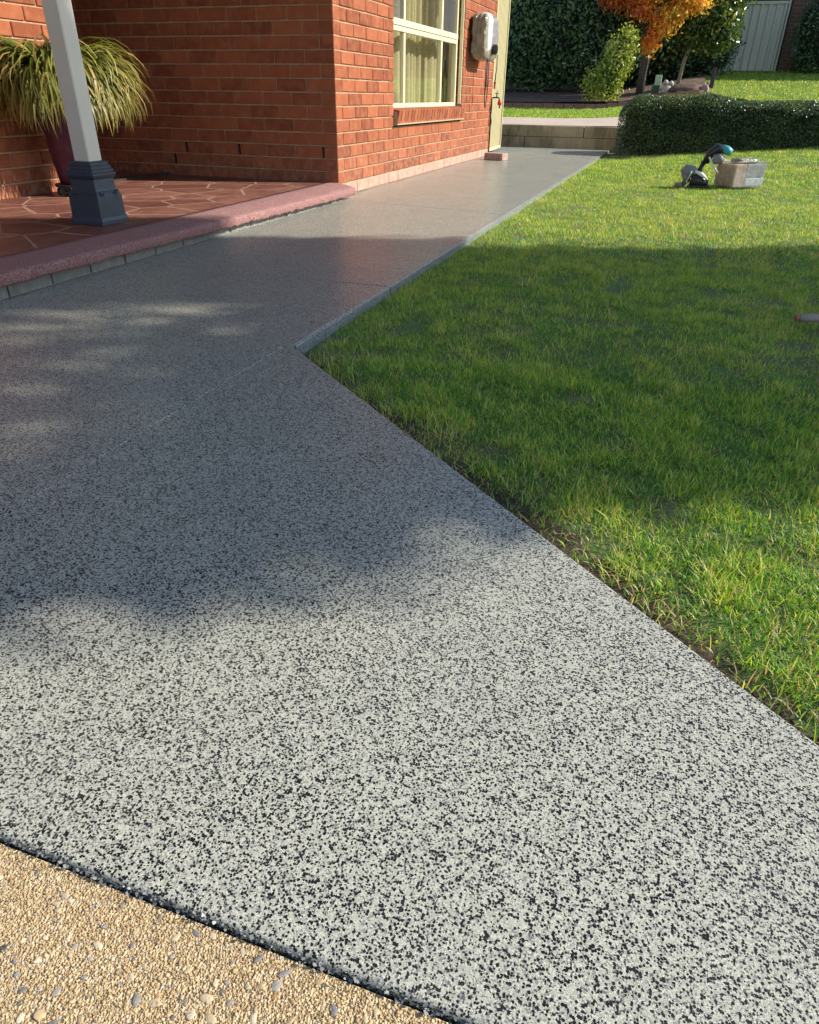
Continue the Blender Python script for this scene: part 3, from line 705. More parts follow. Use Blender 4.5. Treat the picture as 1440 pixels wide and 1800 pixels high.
def cable(pts, nm='cable', r=.006):
    mb = MB(); q = []
    for i in range(len(pts)-1):
        for k in range(6): t_ = k/6; q.append(tuple(pts[i][a]*(1-t_)+pts[i+1][a]*t_ for a in range(3)))
    q.append(pts[-1]); return mb.tube(q, r, 8).build(nm, M_BLACK, unit, smooth=True)
cable([(.20, -.165, -.20), (.20, -.165, -.33), (.20, -.170, -.45)])
mb = MB(); mb.tube([(.20, -.170, -.45), (.20, -.170, -.475)], .011, 10).build('cable_tip', M_BLACK, unit); mb = MB(); mb.tube([(.20, -.170, -.476), (.20, -.170, -.505)], .009, 10).build('red_plug_tip', M_RED, unit)
cable([(.24, .12, -.16), (.24, .125, -.30), (.23, .12, -.42)])
mb = MB(); mb.tube([(.23, .12, -.42), (.23, .12, -.445)], .012, 10).build('cable_tip', M_BLACK, unit); mb = MB(); mb.tube([(.23, .12, -.446), (.23, .12, -.49)], .012, 10).build('red_plug_tip', M_RED, unit)
u = [(.16, -.06+.13*(.5-.5*math.cos(math.pi*k/14)), -.20-.48*math.sin(math.pi*k/14)**.55) for k in range(15)]
mb = MB(); mb.tube(u, .006, 8).build('cable_loop', M_BLACK, unit, smooth=True)
brick = empty('loose_paver', (.262, 4.155, 0), R(0), label='single brown paver lying on the grey path below the gate', category='brick')
mb = MB(); mb.box(-.125, -.105, .001, .125, .055, .078); b_ = bevel(mb.build('body', simple('paver_clay', (.34,.24,.20), .9, 20, .25, .002, 200), brick), .004)
brick.rotation_euler = (0, 0, R(-14))

# ------------------------------------------------------------------ retaining wall of concrete sleepers
rw = empty('retaining_wall', (0, 6.93, 0), label='weathered two-row concrete retaining wall at the end of the path', category='retaining wall')
for r0, (za, zb_) in enumerate(((-.05, .145), (.149, .300))):
    x = -3.9+.9*r0
    while x < 6.5:
        L = 1.98; mb = MB(); o_ = random.uniform(-.004, .004)
        mb.box(x, -.045+o_, za, x+L-.012, .04, zb_); bevel(mb.build('concrete_sleeper', M_SLEEPER, rw), .005, 1); x += L
mb = MB(); mb.box(-3.9, .042, -.1, 6.5, .06, .275); mb.build('backfill', M_DIRT, rw)

# ------------------------------------------------------------------ brick edging of the garden bed
edg = empty('brick_edging', (0, 13.06, 0), label='low pinkish brick edging between grass strip and garden bed', category='garden edging')
me = MB(); me.box(-.112, -.05, -.06, .112, .05, .07); em = me.mesh('brick', M_EDGEBRICK)
x = -4.2
while x < 2.6:
    o = link('brick', em, edg); o.location = (x, random.uniform(-.006, .006), float(far_z(x, 12.99))+.035+random.uniform(-.004, .004)); x += .236

# ------------------------------------------------------------------ foliage
def leaf_mesh(name, P, N, size, tone, mat, aspect=1.8, fold=.25):
    """pointed folded leaves: 4 verts, 2 tris"""
    n = len(P); t1 = np.cross(N, RNG.normal(size=(n, 3))); t1 /= np.linalg.norm(t1, axis=1, keepdims=True)+1e-9; t2 = np.cross(N, t1)
    s = size[:, None]; up = N*s*fold
    V = np.stack([P-t1*s*aspect*.5, P+t2*s*.42+up*.5, P+t1*s*aspect*.5-up*.3, P-t2*s*.42+up*.5], 1).reshape(-1, 3)
    L = (np.array([0,1,2,0,2,3])[None]+4*np.arange(n)[:, None]).ravel()
    return np_mesh(name, V, L, np.arange(0, len(L), 3), np.full(len(L)//3, 3), mat, {'tone': np.repeat(tone, 4)})
def cloud(blobs_, n, shell=.35, outward=.7, rag=.10):
    """points through a crown of ellipsoids (cx,cy,cz,rx,ry,rz)"""
    B = np.array(blobs_, float); vol = B[:, 3]*B[:, 4]*B[:, 5]; vol = vol**(2/3); idx = RNG.choice(len(B), n, p=vol/vol.sum())
    d = RNG.normal(size=(n, 3)); d /= np.linalg.norm(d, axis=1, keepdims=True); r = 1-shell*RNG.random(n)**1.3
    r = r*(1+rag*RNG.normal(size=n)); lump = 1+.22*(vnoise(d[:, 0]*2+idx*3.1, d[:, 2]*2+d[:, 1], 1.7, 4)-.5)
    P = B[idx, :3]+d*B[idx, 3:6]*(r*lump)[:, None]
    N = d*outward+RNG.normal(size=(n, 3))*.55; N /= np.linalg.norm(N, axis=1, keepdims=True)
    return P, N
def ell_core(mb, b, k=.72, nu=14, nv=9, seed=1):
    rings = []
    for j in range(nv+1):
        v = -math.pi/2+math.pi*j/nv
        rings.append([(b[0]+b[3]*k*math.cos(v)*math.cos(2*math.pi*i/nu)*(1+.15*math.sin(3*i+j+seed)), b[1]+b[4]*k*math.cos(v)*math.sin(2*math.pi*i/nu)*(1+.12*math.cos(2*i+seed)), b[2]+b[5]*k*math.sin(v)) for i in range(nu)])
    mb.rings(rings)
def bush(name, cat, label, loc, bl, n, size, mat, core_k=.72, trunks=(), tone=(.5, .25), flowers=0, fmat=None, rag=.1, shell=.35, gaps=(), **kw):
    root = empty(name, loc, label=label, category=cat, **kw)
    P, N = cloud(bl, n, shell, rag=rag)
    def in_gap(Q, keep_some):
        hit = np.zeros(len(Q), bool)
        for (gx, gy, gr_, kp) in gaps:
            d = Q+np.array(loc)-np.array([gx, gy, 0]); a = d@np.array(sd); perp = np.linalg.norm(d-a[:, None]*np.array(sd), axis=1)
            pv = d-a[:, None]*np.array(sd); p1 = -pv[:, 0]*math.sin(R(SUN_AZ))+pv[:, 1]*math.cos(R(SUN_AZ)); p2 = pv[:, 2]
            hit |= (perp < gr_*(.45+.85*vnoise(p1, p2, 6, 3))) & ((RNG.random(len(Q)) > kp) if keep_some else True)
        return hit
    if gaps: k_ = ~in_gap(P, True); P, N = P[k_], N[k_]; n = len(P)
    tn = np.clip(RNG.normal(tone[0], tone[1], n)+.35*(vnoise(P[:, 0]+P[:, 2], P[:, 1]-P[:, 2]*.7, 2.2, 6)-.5), 0, 1)
    link('crown', leaf_mesh('crown', P, N, size*RNG.uniform(.6, 1.25, n), tn, mat), root)
    if core_k:
        mb = MB()
        for i, b in enumerate(bl): ell_core(mb, b, core_k, *((64, 44) if gaps else (14, 9)), seed=i)
        if gaps:
            Vv = np.array(mb.v); cen = np.array([Vv[list(q)].mean(0) for q in mb.f]); hh = in_gap(cen, False); mb.f = [q for q, h in zip(mb.f, hh) if not h]
        mb.build('dark_core', M_CORE, root, smooth=True)
    for pts, rr, mt in trunks: mb = MB(); mb.tube(pts, rr, 9); mb.build('trunk', mt, root, smooth=True)
    for i in range(flowers):
        b = bl[random.randrange(len(bl))]; a = random.uniform(-2.6, -.5); v = random.uniform(-.7, .8)
        c = (b[0]+b[3]*1.02*math.cos(v)*math.cos(a), b[1]+b[4]*1.02*math.cos(v)*math.sin(a), b[2]+b[5]*math.sin(v))
        mb = MB(); s = random.uniform(.028, .045); mb.lathe([(s*.2, -.3*s), (s, 0), (s*.8, s*.35), (s*.25, s*.5)], 7, c); mb.build('flower', fmat or M_FLOWER, root)
    return root
Z = lambda x, y: float(far_z(x, y))
bush('camellia_shrub', 'shrub', 'large dark green camellia hedge with a few white flowers beyond the grass strip', (-1.1, 16, Z(-1.1, 16)),
     [(-1.9,.2,1.7,1.2,.9,1.5), (-.9,0,1.6,1.1,.9,1.4), (.1,-.1,1.5,1.0,.8,1.3), (1.0,0,1.5,1.0,.85,1.3), (1.8,.2,1.9,.9,.8,1.4), (-2.9,.4,1.8,1.1,.9,1.6), (-.4,.1,.55,1.4,.6,.5), (.9,-.2,.6,.9,.5,.45)], 42000, .062, M_CAM, flowers=14, tone=(.45,.25))
bush('variegated_shrub', 'shrub', 'small bright yellow-green shrub at the edge of the bed left of the autumn tree', (.62, 13.25, Z(.62, 13.25)),
     [(0,0,.30,.30,.25,.35), (-.35,.2,.35,.28,.2,.35), (.12,0,.75,.30,.22,.38), (-.1,.05,.60,.24,.2,.3), (.22,.1,1.1,.25,.22,.35), (-.02,.05,1.0,.2,.2,.25)], 5200, .046, M_VAR, .45, tone=(.55,.28), rag=.2, shell=.6,
     trunks=[([(0,0,0),(.05,0,.5),(.15,.05,1.0)], [.018,.012,.006], M_BARK)])
bush('glossy_camellia', 'shrub', 'glossy leaved camellia with pink flowers left of the metal fence', (2.26, 15.3, Z(2.26, 15.3)),
     [(-.1,0,1.45,.75,.6,.8), (.35,.1,2.1,.75,.6,.9), (-.5,.1,2.2,.7,.6,.8), (.45,-.1,1.15,.45,.45,.55), (.62,.1,2.9,.65,.6,.8), (-.35,0,3.0,.7,.6,.8)], 26000, .058, M_CAM2, .66, tone=(.5,.3), flowers=8, fmat=M_PINKF,
     trunks=[([(-.25,0,0),(-.2,0,.5),(-.05,.05,1.0),(.05,.05,1.8)], [.05,.045,.04,.02], M_BARKP)], rag=.13)
bush('background_shrub', 'shrub', 'dark shrub mass behind the autumn tree trunk', (1.0, 17.6, Z(1.0, 17.6)),
     [(-.5,0,.9,1.1,.6,1.1), (.6,0,1.0,1.1,.6,1.2), (1.5,.1,.9,.8,.6,1.0), (0,.1,2.3,1.4,.7,1.3)], 14000, .065, M_CAM, .8, tone=(.3,.2))
# autumn tree
ax, ay = 1.19, 14.5; az_ = Z(ax, ay)
at_root = bush('autumn_tree', 'tree', 'small tree with orange, red and yellow autumn leaves over the garden bed', (ax, ay, az_),
     [(-.1,-.3,2.0,.6,.5,.35), (.95,-.1,1.75,.35,.35,.22), (-.6,0,2.35,.75,.7,.55), (.15,-.1,2.45,.8,.7,.6), (.75,0,2.25,.6,.6,.4), (.35,-.35,1.38,.36,.34,.30), (.10,-.4,1.02,.22,.22,.30), (.55,-.3,1.55,.3,.3,.2), (0,0,3.1,1.2,1.,.7), (-.35,-.3,1.9,.35,.35,.3), (-.75,-.2,1.95,.5,.45,.35), (-.15,-.3,1.62,.36,.36,.26), (.75,-.2,1.85,.45,.4,.25)], 21000, .052, M_AUT, 0, tone=(.48,.22), rag=.16, shell=.75,
     trunks=[([(0,0,-.05),(.01,0,.6),(-.02,.02,1.2),(.05,0,1.9),(.1,0,2.7)], [.085,.07,.06,.045,.02], M_BARK), ([(-.01,0,1.1),(-.3,0,1.7),(-.6,0,2.3)], [.04,.03,.012], M_BARK), ([(.02,0,1.3),(.3,-.1,1.6),(.7,0,2.2)], [.035,.025,.012], M_BARK),
             ([(.10,-.05,-.05),(.09,-.04,.4),(.12,-.02,.9)], [.028,.022,.018], M_BARKP)])
me = at_root.children[0].data; P = np.empty(len(me.vertices)*3, np.float32); me.vertices.foreach_get('co', P); P = P.reshape(-1, 3)
tn = np.empty(len(P), np.float32); me.attributes['tone'].data.foreach_get('value', tn)
c4 = P.reshape(-1, 4, 3).mean(1); shift = .30*np.clip((c4[:, 0]-.1)/.8, -1, 1)-.10*np.clip((c4[:, 2]-2.2), -.5, 1)
tn = np.clip(tn+np.repeat(shift, 4), 0, 1); me.attributes['tone'].data.foreach_set('value', tn.astype(np.float32))
bush('corner_shrub', 'shrub', 'dark shrub against the brown brick wall at the upper right', (5.3, 18.4, Z(5.3, 18.4)),
     [(0,0,.9,.75,.5,.95), (.9,0,1.0,.8,.5,1.1), (-.1,.1,.35,.5,.4,.4)], 9000, .05, M_CAM, .8, tone=(.35,.2))
# clipped box hedge
def hedge():
    root = empty('box_hedge', (1.5, 5.72, 0), label='low clipped dark box hedge along the top of the lawn', category='hedge')
    L, D = 4.6, .95
    def top(x): return .685+.03*math.sin(x*3.1)+.02*math.sin(x*7.7+1)
    n = 120000; U = RNG.random(n); sec = RNG.random(n)
    x = U*L; ang = np.where(sec < .5, 0, 1)
    zb0 = lawn_z(x+1.5, np.full(n, 5.75)); H_ = .668+.030*np.sin(x*2.1)+.018*np.sin(x*6.1+1)
    # cross-section: rounded rectangle parameter
    a = RNG.uniform(-.15, math.pi+.05, n); ca, sa = np.cos(a), np.sin(a); k = (np.abs(ca)**5+np.abs(sa)**5)**(-1/5)
    yy = -ca*k*D/2; hh = np.clip(sa*k, -.05, 1)
    end = np.clip(x/.38, 0, 1); endf = np.sqrt(1-(1-end)**2*.97)            # rounded left end
    depth = 1-.16*RNG.random(n)**1.4+.03*RNG.normal(size=n)
    lump = 1+.10*(vnoise(x*3, hh*3+yy*2, 1.5, 2)-.5)+.07*(vnoise(x*9, hh*8+yy*5, 1.5, 7)-.5)
    y = D/2+yy*endf*depth*lump; z = zb0+.02+(H_-zb0)*hh*(.62+.38*endf)*np.where(hh > .2, depth*.5+.5, 1)*(lump*.5+.5)
    N = np.c_[-(1-end)*1.2, yy*2.2*(1-.5*hh), .3+hh]+RNG.normal(size=(n, 3))*.5; N /= np.linalg.norm(N, axis=1, keepdims=True)
    m_ = RNG.random(n); P = np.c_[x+(1-endf)*0, y, z]
    tn = np.clip(RNG.normal(.42, .2, n)+.25*(hh > .8)+.35*(vnoise(x, z, 5, 3)-.5), 0, 1)  # tone raised on the hedge top puts its sunlit look into the colour
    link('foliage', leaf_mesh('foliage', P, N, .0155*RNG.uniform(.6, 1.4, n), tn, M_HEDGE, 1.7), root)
    mb = MB(); rings = []
    for x_ in np.linspace(.10, L-.05, 46):
        e = min(1, x_/.38); ef = math.sqrt(1-(1-e)**2*.97); zb1 = float(lawn_z(x_+1.5, 5.75)); h = .655+.03*math.sin(x_*2.1)
        hw = D/2*ef*.86
        rings.append([(x_, D/2-hw, zb1-.02), (x_, D/2-hw*1.02, zb1+(h-zb1)*.55*ef), (x_, D/2-hw*.8, zb1+(h-zb1)*.90*(.62+.38*ef)), (x_, D/2, zb1+(h-zb1)*.94*(.62+.38*ef)), (x_, D/2+hw*.8, zb1+(h-zb1)*.90*(.62+.38*ef)), (x_, D/2+hw, zb1+(h-zb1)*.5*ef), (x_, D/2+hw, zb1-.02)])
    mb.rings(rings); mb.build('dark_core', M_CORE, root)
hedge()
# small bare soil patch and leaf litter at the hedge's corner
grid('soil_patch', 1.40, 2.35, 5.35, 5.85, 12, 8, lambda x, y: lawn_z(x, y)+.012, M_MULCH, kind='structure')

# ------------------------------------------------------------------ lawn grass
def grass_pts(n, x0, x1, y0, y1):
    return RNG.uniform(x0, x1, n), RNG.uniform(y0, y1, n)
def blades(x, y, z, length, width, tone, lean, seg3=True):
    n = len(x); a = RNG.uniform(0, 2*np.pi, n); b = a+np.pi/2+RNG.normal(0, .5, n)
    dx, dy = np.cos(a)*lean*length, np.sin(a)*lean*length; wx, wy = np.cos(b)*width/2, np.sin(b)*width/2
    hz = length*np.sqrt(np.clip(1-lean**2, .05, 1)); O = np.c_[x, y, z]
    def pt(t, s, sg): return np.c_[x+dx*t**1.6+sg*wx*s, y+dy*t**1.6+sg*wy*s, z+hz*(t-.18*t*t*lean)]
    if seg3:
        V = np.stack([pt(0, .8, -1), pt(0, .8, 1), pt(.5, 1, -1), pt(.5, 1, 1), pt(1, 0, 1)], 1).reshape(-1, 3)
        L = (np.array([0,1,3,2, 2,3,4])[None]+5*np.arange(n)[:, None]).ravel()
        st = (np.array([0, 4])[None]+7*np.arange(n)[:, None]).ravel(); tt = np.tile([4, 3], n); k = 5
    else:
        V = np.stack([pt(0, 1, -1), pt(0, 1, 1), pt(1, 0, 1)], 1).reshape(-1, 3)
        L = np.arange(3*n); st = np.arange(0, 3*n, 3); tt = np.full(n, 3); k = 3
    return V, L, st, tt, np.repeat(tone, k)
parts = []
def zone(n, x0, x1, y0, y1, zf, keep, l0, l1, w, seg3=True, dry=0.):
    x, y = grass_pts(n, x0, x1, y0, y1); k = keep(x, y); x, y = x[k], y[k]; m_ = len(x)
    cl = vnoise(x, y, 11, 21); cl2 = vnoise(x, y, 3.1, 22); cl3 = vnoise(x, y, 28, 23)
    L = (l0+(l1-l0)*RNG.random(m_)**1.2)*(.62+.6*cl)*(.8+.35*cl3)
    lean = np.clip(RNG.beta(2.7, 1.6, m_)*1.05, .15, .97)
    tone = np.clip(RNG.normal(.40, .30, m_)+.18*(cl2-.5)+.34*(cl-.5)+.3*(cl3-.5), 0, .84)
    drym = RNG.random(m_) < (.045+dry+.20*np.clip(vnoise(x, y, 5.5, 31)-.66, 0, 1)*3)
    tone = np.where(drym, RNG.uniform(.80, 1., m_), tone)
    parts.append(blades(x, y, zf(x, y)-.004, L, w*RNG.uniform(.6, 1.3, m_), tone, lean, seg3))
def keep_near(x, y):
    gap = .022+.045*vnoise(x, y, 6, 41)+.025*vnoise(x, y, 17, 42)
    dd = (y-DG(x))*.753
    a = np.where(dd < .32, RNG.random(len(x)) < np.clip((dd-gap)/.10, 0, 1)**.8, True)
    return a & (dd > gap*.6) & (x > 1.388+.010*vnoise(y, x, 9, 3)) & (((y+3.29) > 0) | (dd > gap)) & ~((x < 1.45) & (y < -3.15) & (RNG.random(len(x)) < .8))
def fr_keep(dmin, dmax):
    def k(x, y):
        d = np.hypot(x-CAM[0], y-CAM[1]); az = np.degrees(np.arctan2(x-CAM[0], y-CAM[1]))
        bare = RNG.random(len(x)) > 1.15-2.6*np.clip(vnoise(x, y, 7.5, 61)-.60, 0, 1)
        return ~bare & (d >= dmin) & (d < dmax) & (az < 24) & (az > -60) & keep_near(x, y)
    return k
dens = lambda x0, x1, y0, y1, q: int((x1-x0)*(y1-y0)*q)
zone(dens(1.38, 4.0, -5.2, -2.8, 95000), 1.38, 4.0, -5.2, -2.8, lawn_z, fr_keep(0, 2.1), .014, .038, .0018)
zone(dens(1.38, 4.6, -4.0, -1.0, 48000), 1.38, 4.6, -4.0, -1.0, lawn_z, fr_keep(2.1, 4.0), .017, .036, .0026, False)
zone(dens(1.38, 5.6, -1.6, 3.2, 15000), 1.38, 5.6, -1.6, 3.2, lawn_z, fr_keep(4.0, 8.0), .020, .038, .0044, False)
zone(dens(1.38, 6.4, 2.3, 6.0, 8500), 1.38, 6.4, 2.3, 6.0, lawn_z, fr_keep(8.0, 13.0), .024, .044, .0068, False)
# paler, longer blades through the turf, their pale tone standing in for highlights
zone(30000, 1.40, 4.6, -4.9, .8, lawn_z, fr_keep(0, 6.5), .024, .052, .0026, True, .30)
# wide sparse turf outside the frame
zone(60000, 1.38, 11, -5.2, 6.8, lawn_z, lambda x, y: keep_near(x, y) & (np.degrees(np.arctan2(x-CAM[0], y-CAM[1])) > 22), .03, .05, .010, False)
# longer ragged blades and stolons along the cut edge
def edge_keep(x, y): dd = (y-DG(x))*.753; return (dd > .02) & (dd < .22) & (x > 1.42)
zone(36000, 1.42, 3.1, -5.1, -3.2, lawn_z, edge_keep, .018, .048, .0019, True, .38)
def merge(parts_):
    V = []; L = []; ST = []; TT = []; T = []; nv = nl = 0
    for v, l, st, tt, tn_ in parts_: V.append(v); L.append(l+nv); ST.append(st+nl); TT.append(tt); T.append(tn_); nv += len(v); nl += len(l)
    return np.concatenate(V), np.concatenate(L), np.concatenate(ST), np.concatenate(TT), np.concatenate(T)
V, L, ST, TT, T = merge(parts)
link('grass', np_mesh('grass', V, L, ST, TT, M_GRASS, {'tone': T}), kind='stuff', label='green lawn grass beside the speckled path', category='grass')
parts = []
zone(60000, -4, 2.4, 9.52, 12.98, far_z, lambda x, y: x > -5, .03, .06, .012, False)
zone(110000, 2.4, 9, 9.5, 19.2, far_z, lambda x, y: y > 0, .03, .055, .013, False)
zone(20000, -1.5, 2.6, 13.2, 14.6, far_z, lambda x, y: vnoise(x, y, 2., 55) > .80, .03, .07, .012, False)
V, L, ST, TT, T = merge(parts)
link('distant_grass', np_mesh('distant_grass', V, L, ST, TT, M_GRASS, {'tone': T}), kind='stuff')
# bare soil clods and dead stems in the cut gap beside the slab
n = 9000; x = RNG.uniform(1.38, 3.1, n); dd = np.abs(RNG.normal(.03, .035, n)); y = DG(x)+.012+dd
blobs(np.c_[x, y, lawn_z(x, y)-.018+RNG.uniform(0, .008, n)], RNG.uniform(.0015, .006, n), .7, RNG.random(n), 'soil_clods', M_DIRT, kind='stuff')

# ------------------------------------------------------------------ things on the lawn
lx, ly = 2.955, 2.33; lz = float(lawn_z(lx, ly))
tub = empty('plastic_tub', (lx, ly, lz+.01), R(36), label='clear plastic tub with brown cardboard inside standing on the sunny lawn', category='tub')
t = NT('clear_plastic')
mxs = t.n('ShaderNodeMixShader', {0: t.map(t.noise(16, 4), .35, .7, .10, .30), 1: t.n('ShaderNodeBsdfTransparent', {'Color': (.92,.93,.93,1)}).outputs[0], 2: t.n('ShaderNodeBsdfPrincipled', {'Base Color': (.75,.76,.76,1), 'Roughness': .18, 'Normal': t.bump(t.noise(40, 4), .004)}).outputs[0]})
M_CLEAR = t.surf(mxs.outputs[0])
mb = MB(); rings = []
for h, (a, b) in ((0, (.160, .128)), (.010, (.166, .134)), (.20, (.171, .139)), (.210, (.177, .145)), (.217, (.175, .143))):
    rings.append([(sx*a*kx, sy*b*ky, h) for sx, sy, kx, ky in ((1,-1,.93,1),(1,-1,1,.9),(1,1,1,.9),(1,1,.93,1),(-1,1,.93,1),(-1,1,1,.9),(-1,-1,1,.9),(-1,-1,.93,1))])
mb.rings(rings, False); mb.add([(-.16,-.1,0),(.16,-.1,0),(.16,.1,0),(-.16,.1,0)], [(0,1,2,3)]); tw = mb.build('tub_wall', M_CLEAR, tub)
sol = tw.modifiers.new('thickness', 'SOLIDIFY'); sol.thickness = .003
M_CARD = simple('cardboard', (.50,.27,.12), .8, 20, .2, .002, 60)
mb = MB(); mb.box(-.160, -.128, .012, -.045, .128, .190); bevel(mb.build('cardboard_box', M_CARD, tub), .004)
mb = MB(); mb.box(-.035, -.127, .088, .158, .120, .192); bevel(mb.build('grey_box', simple('grey_carton', (.17,.18,.15), .6, 20, .2), tub), .004)
mb = MB(); mb.box(-.035, -.127, .012, .158, .120, .084); bevel(mb.build('white_bag', simple('white_bag', (.62,.64,.66), .4, 30, .15, .006, 40), tub), .012, 3)
mb = MB(); rg = wrap_shape(.12, .075, .020, .25, 3, 30, 10); mb.rings([[(x_+.02, y_, z_+.215) for x_, y_, z_ in r] for r in rg]); mb.build('bubble_wrap', M_WRAP, tub, smooth=True)
tx, ty = 2.66, 2.22; tz = float(lawn_z(tx, ty))
tool = empty('power_tool', (tx, ty, tz+.01), label='black and teal cordless power tool leaning on the clear tub', category='power tool')
mb = MB(); mb.tube([(-.02,-.01,.17), (.00,-.01,.235), (.05,-.01,.275), (.10,-.01,.262)], [.026,.034,.036,.030], 12); mb.build('motor_housing', M_BLACKG, tool, smooth=True)
mb = MB(); mb.tube([(.075,-.01,.272), (.12,-.01,.262), (.155,-.01,.245)], [.030,.033,.024], 12); mb.build('teal_body', M_TEAL, tool, smooth=True)
mb = MB(); mb.tube([(.03,-.03,.20), (.075,-.035,.205), (.105,-.03,.185)], [.034,.040,.028], 12); mb.build('guard', M_GREYP, tool, smooth=True)
mb = MB(); mb.tube([(.0,-.045,.215), (.035,-.055,.16), (.085,-.05,.105)], [.007,.008,.007], 8); mb.build('white_strap', M_WHITEP, tool, smooth=True)
mb = MB(); mb.tube([(-.03,-.0,.18), (-.05,.0,.12), (-.03,.0,.05)], [.022,.020,.024], 10); mb.build('handle', M_BLACK, tool, smooth=True)
mb = MB(); mb.box(-.06,-.035,.0,.03,.04,.05); bevel(mb.build('battery', M_BLACK, tool), .008, 3)
tool.scale = (1.15,)*3
bx, by = 2.540, 2.14
bag = empty('grinder', (bx, by, float(lawn_z(bx, by))+.012), label='dark grey corded grinder with pale strap lying on the lawn left of the tub', category='power tool')
mb = MB(); mb.tube([(-.075,0,.095), (-.045,0,.118), (.0,0,.112), (.03,0,.095)], [.030,.046,.044,.030], 14); mb.build('motor_housing', M_GREYP, bag, smooth=True)
mb = MB(); mb.tube([(-.05,-.01,.10), (-.03,-.015,.05), (-.06,-.02,.016), (-.115,-.02,.014)], [.034,.032,.022,.018], 12); mb.build('handle', M_GREYP, bag, smooth=True)
mb = MB(); mb.tube([(.00,-.01,.06), (.05,-.01,.05), (.125,-.005,.030)], [.048,.050,.030], 12); mb.build('dark_shell', M_BLACKG, bag, smooth=True)
mb = MB(); mb.box(-.02,-.05,.002,.145,.045,.020); bevel(mb.build('base_plate', M_BLACK, bag), .005)
mb = MB(); mb.tube([(-.005,-.058,.12), (-.015,-.064,.085), (-.03,-.06,.045), (-.012,-.062,.018)], .004, 8); mb.build('cord', M_WHITEP, bag, smooth=True)
mb = MB(); mb.tube([(.02,-.03,.118), (.07,-.04,.100), (.125,-.04,.062)], [.010,.016,.006], 8); mb.build('pale_blade_guard', M_WHITEP, bag, smooth=True)
bag.scale = (1.15,)*3
hz_ = float(lawn_z(3.1, -2.45))+.050
hd = empty('tool_handle', (2.925, -2.525, hz_), R(20), label='grey wooden tool handle lying on the lawn at the right edge', category='handle')
mb = MB(); mb.tube([(0,0,0),(.004,0,0),(.02,0,0),(1.3,0,.0)], [.006,.012,.015,.015], 12); mb.build('shaft', simple('weathered_timber', (.28,.22,.19), .7, 12, .3, .001, 90), hd, smooth=True)
mb = MB(); mb.tube([(-.010,0,0),(-.003,0,0)], [.010,.013], 12); mb.build('red_cap', simple('faded_red', (.35,.12,.09), .6), hd, smooth=True)

# ------------------------------------------------------------------ bed ornaments, neighbour fence and walls
zz = Z(1.6, 14.0)
ub = empty('utility_box', (1.60, 14.0, Z(1.6, 14.)+.02), label='small green utility box with its sunlit top painted as a pale panel in the garden bed', category='utility box')
mb = MB(); mb.box(-.11, -.05, 0, .06, .05, .16); bevel(mb.build('cabinet', simple('dark_green_paint', (.03,.07,.045), .5), ub), .006)
mb = MB(); mb.box(-.065, -.04, .162, .075, .04, .36); bevel(mb.build('sunlit_panel', simple('sunlit_green', (.42,.55,.36), .5), ub), .006)  # paler green paints the sunlit look of the top face
st = empty('garden_ornament', (1.83, 13.85, Z(1.83, 13.85)), label='small pale stone garden ornament beside the utility box', category='ornament')
M_ST = simple('pale_stone', (.42,.39,.33), .9, 25, .3, .004, 60)
mb = MB(); mb.lathe([(.12, 0), (.13, .05), (.10, .12), (.06, .17)], 14); mb.build('base_stone', M_ST, st, smooth=True)
for dx, dz in ((-.05, .21), (.07, .19)):
    mb = MB(); mb.lathe([(.01, -.05), (.045, -.03), (.055, .01), (.035, .05), (.005, .06)], 12, (dx, 0, dz)); mb.build('rounded_head', M_ST, st, smooth=True)
mo = MB(); rings = []
for r, h in ((.48, 0), (.40, .09), (.26, .15), (.1, .18)): rings.append([(r*1.1*math.cos(a)*(1+.12*math.sin(3*a+h*9)), r*.7*math.sin(a)*(1+.1*math.cos(5*a)), h) for a in [2*math.pi*j/22 for j in range(22)]])
mo.rings(rings); o = mo.build('mulch_mound', M_MULCH, smooth=True, label='mound of brown bark mulch under the glossy camellia', category='mulch'); o.location = (2.25, 13.9, Z(2.25, 13.9)-.02)
for i, (x, y, s, lb) in enumerate(((2.62, 13.75, .10, 'angular pinkish rock at the right end of the mulch mound'), (2.70, 14.6, .08, 'small grey rock behind the mulch mound'))):
    mb = MB(); ell_core(mb, (0, 0, 0, s, s*.8, s*1.2), 1., 7, 5, i*3); o = mb.build('rock', simple('rock', (.30,.22,.18), .9), label=lb, category='rock'); o.location = (x, y, Z(x, y)+.03)
tp_ = MB(); tp_.box(-.045, -.045, 0, .045, .045, .42); o = bevel(tp_.build('timber_stake', simple('dark_timber', (.06,.05,.055), .9), label='short dark timber stake where the bed meets the lawn', category='stake'), .006); o.location = (2.76, 14.4, Z(2.76, 14.4)-.02)

fence = empty('metal_fence', (2.2, 19, Z(3.3, 19)-.01), label='pale grey ribbed metal fence behind the upper lawn', category='fence')
M_COLOR = simple('pale_cream_grey_metal', (.56,.53,.44), .45, 4, .04)
def ribs(x0, x1, h0, h1, nm='fence_sheet'):
    V = []; F = []; pr = []; x = x0
    while x < x1:
        for dx, dy in ((0, 0), (.10, 0), (.118, -.035), (.165, -.035), (.183, 0)):
            if x+dx <= x1: pr.append((x+dx, dy))
        x += .19
    for a, b in pr: V += [(a, b, h0), (a, b, h1)]
    for i in range(len(pr)-1): F.append((2*i, 2*i+2, 2*i+3, 2*i+1))
    mb = MB(); mb.add(V, F); o = mb.build(nm, M_COLOR, fence); q = o.modifiers.new('thickness', 'SOLIDIFY'); q.thickness = .002
for x0 in (-.6, .775): 
    x1 = x0+1.33 if x0 < 0 else 2.15
    ribs(x0+.02, x1-.01, .02, 1.52)
    mb = MB(); mb.box(x0+.01, -.045, 1.5, x1, .0, 1.56); mb.build('top_rail', M_COLOR, fence)
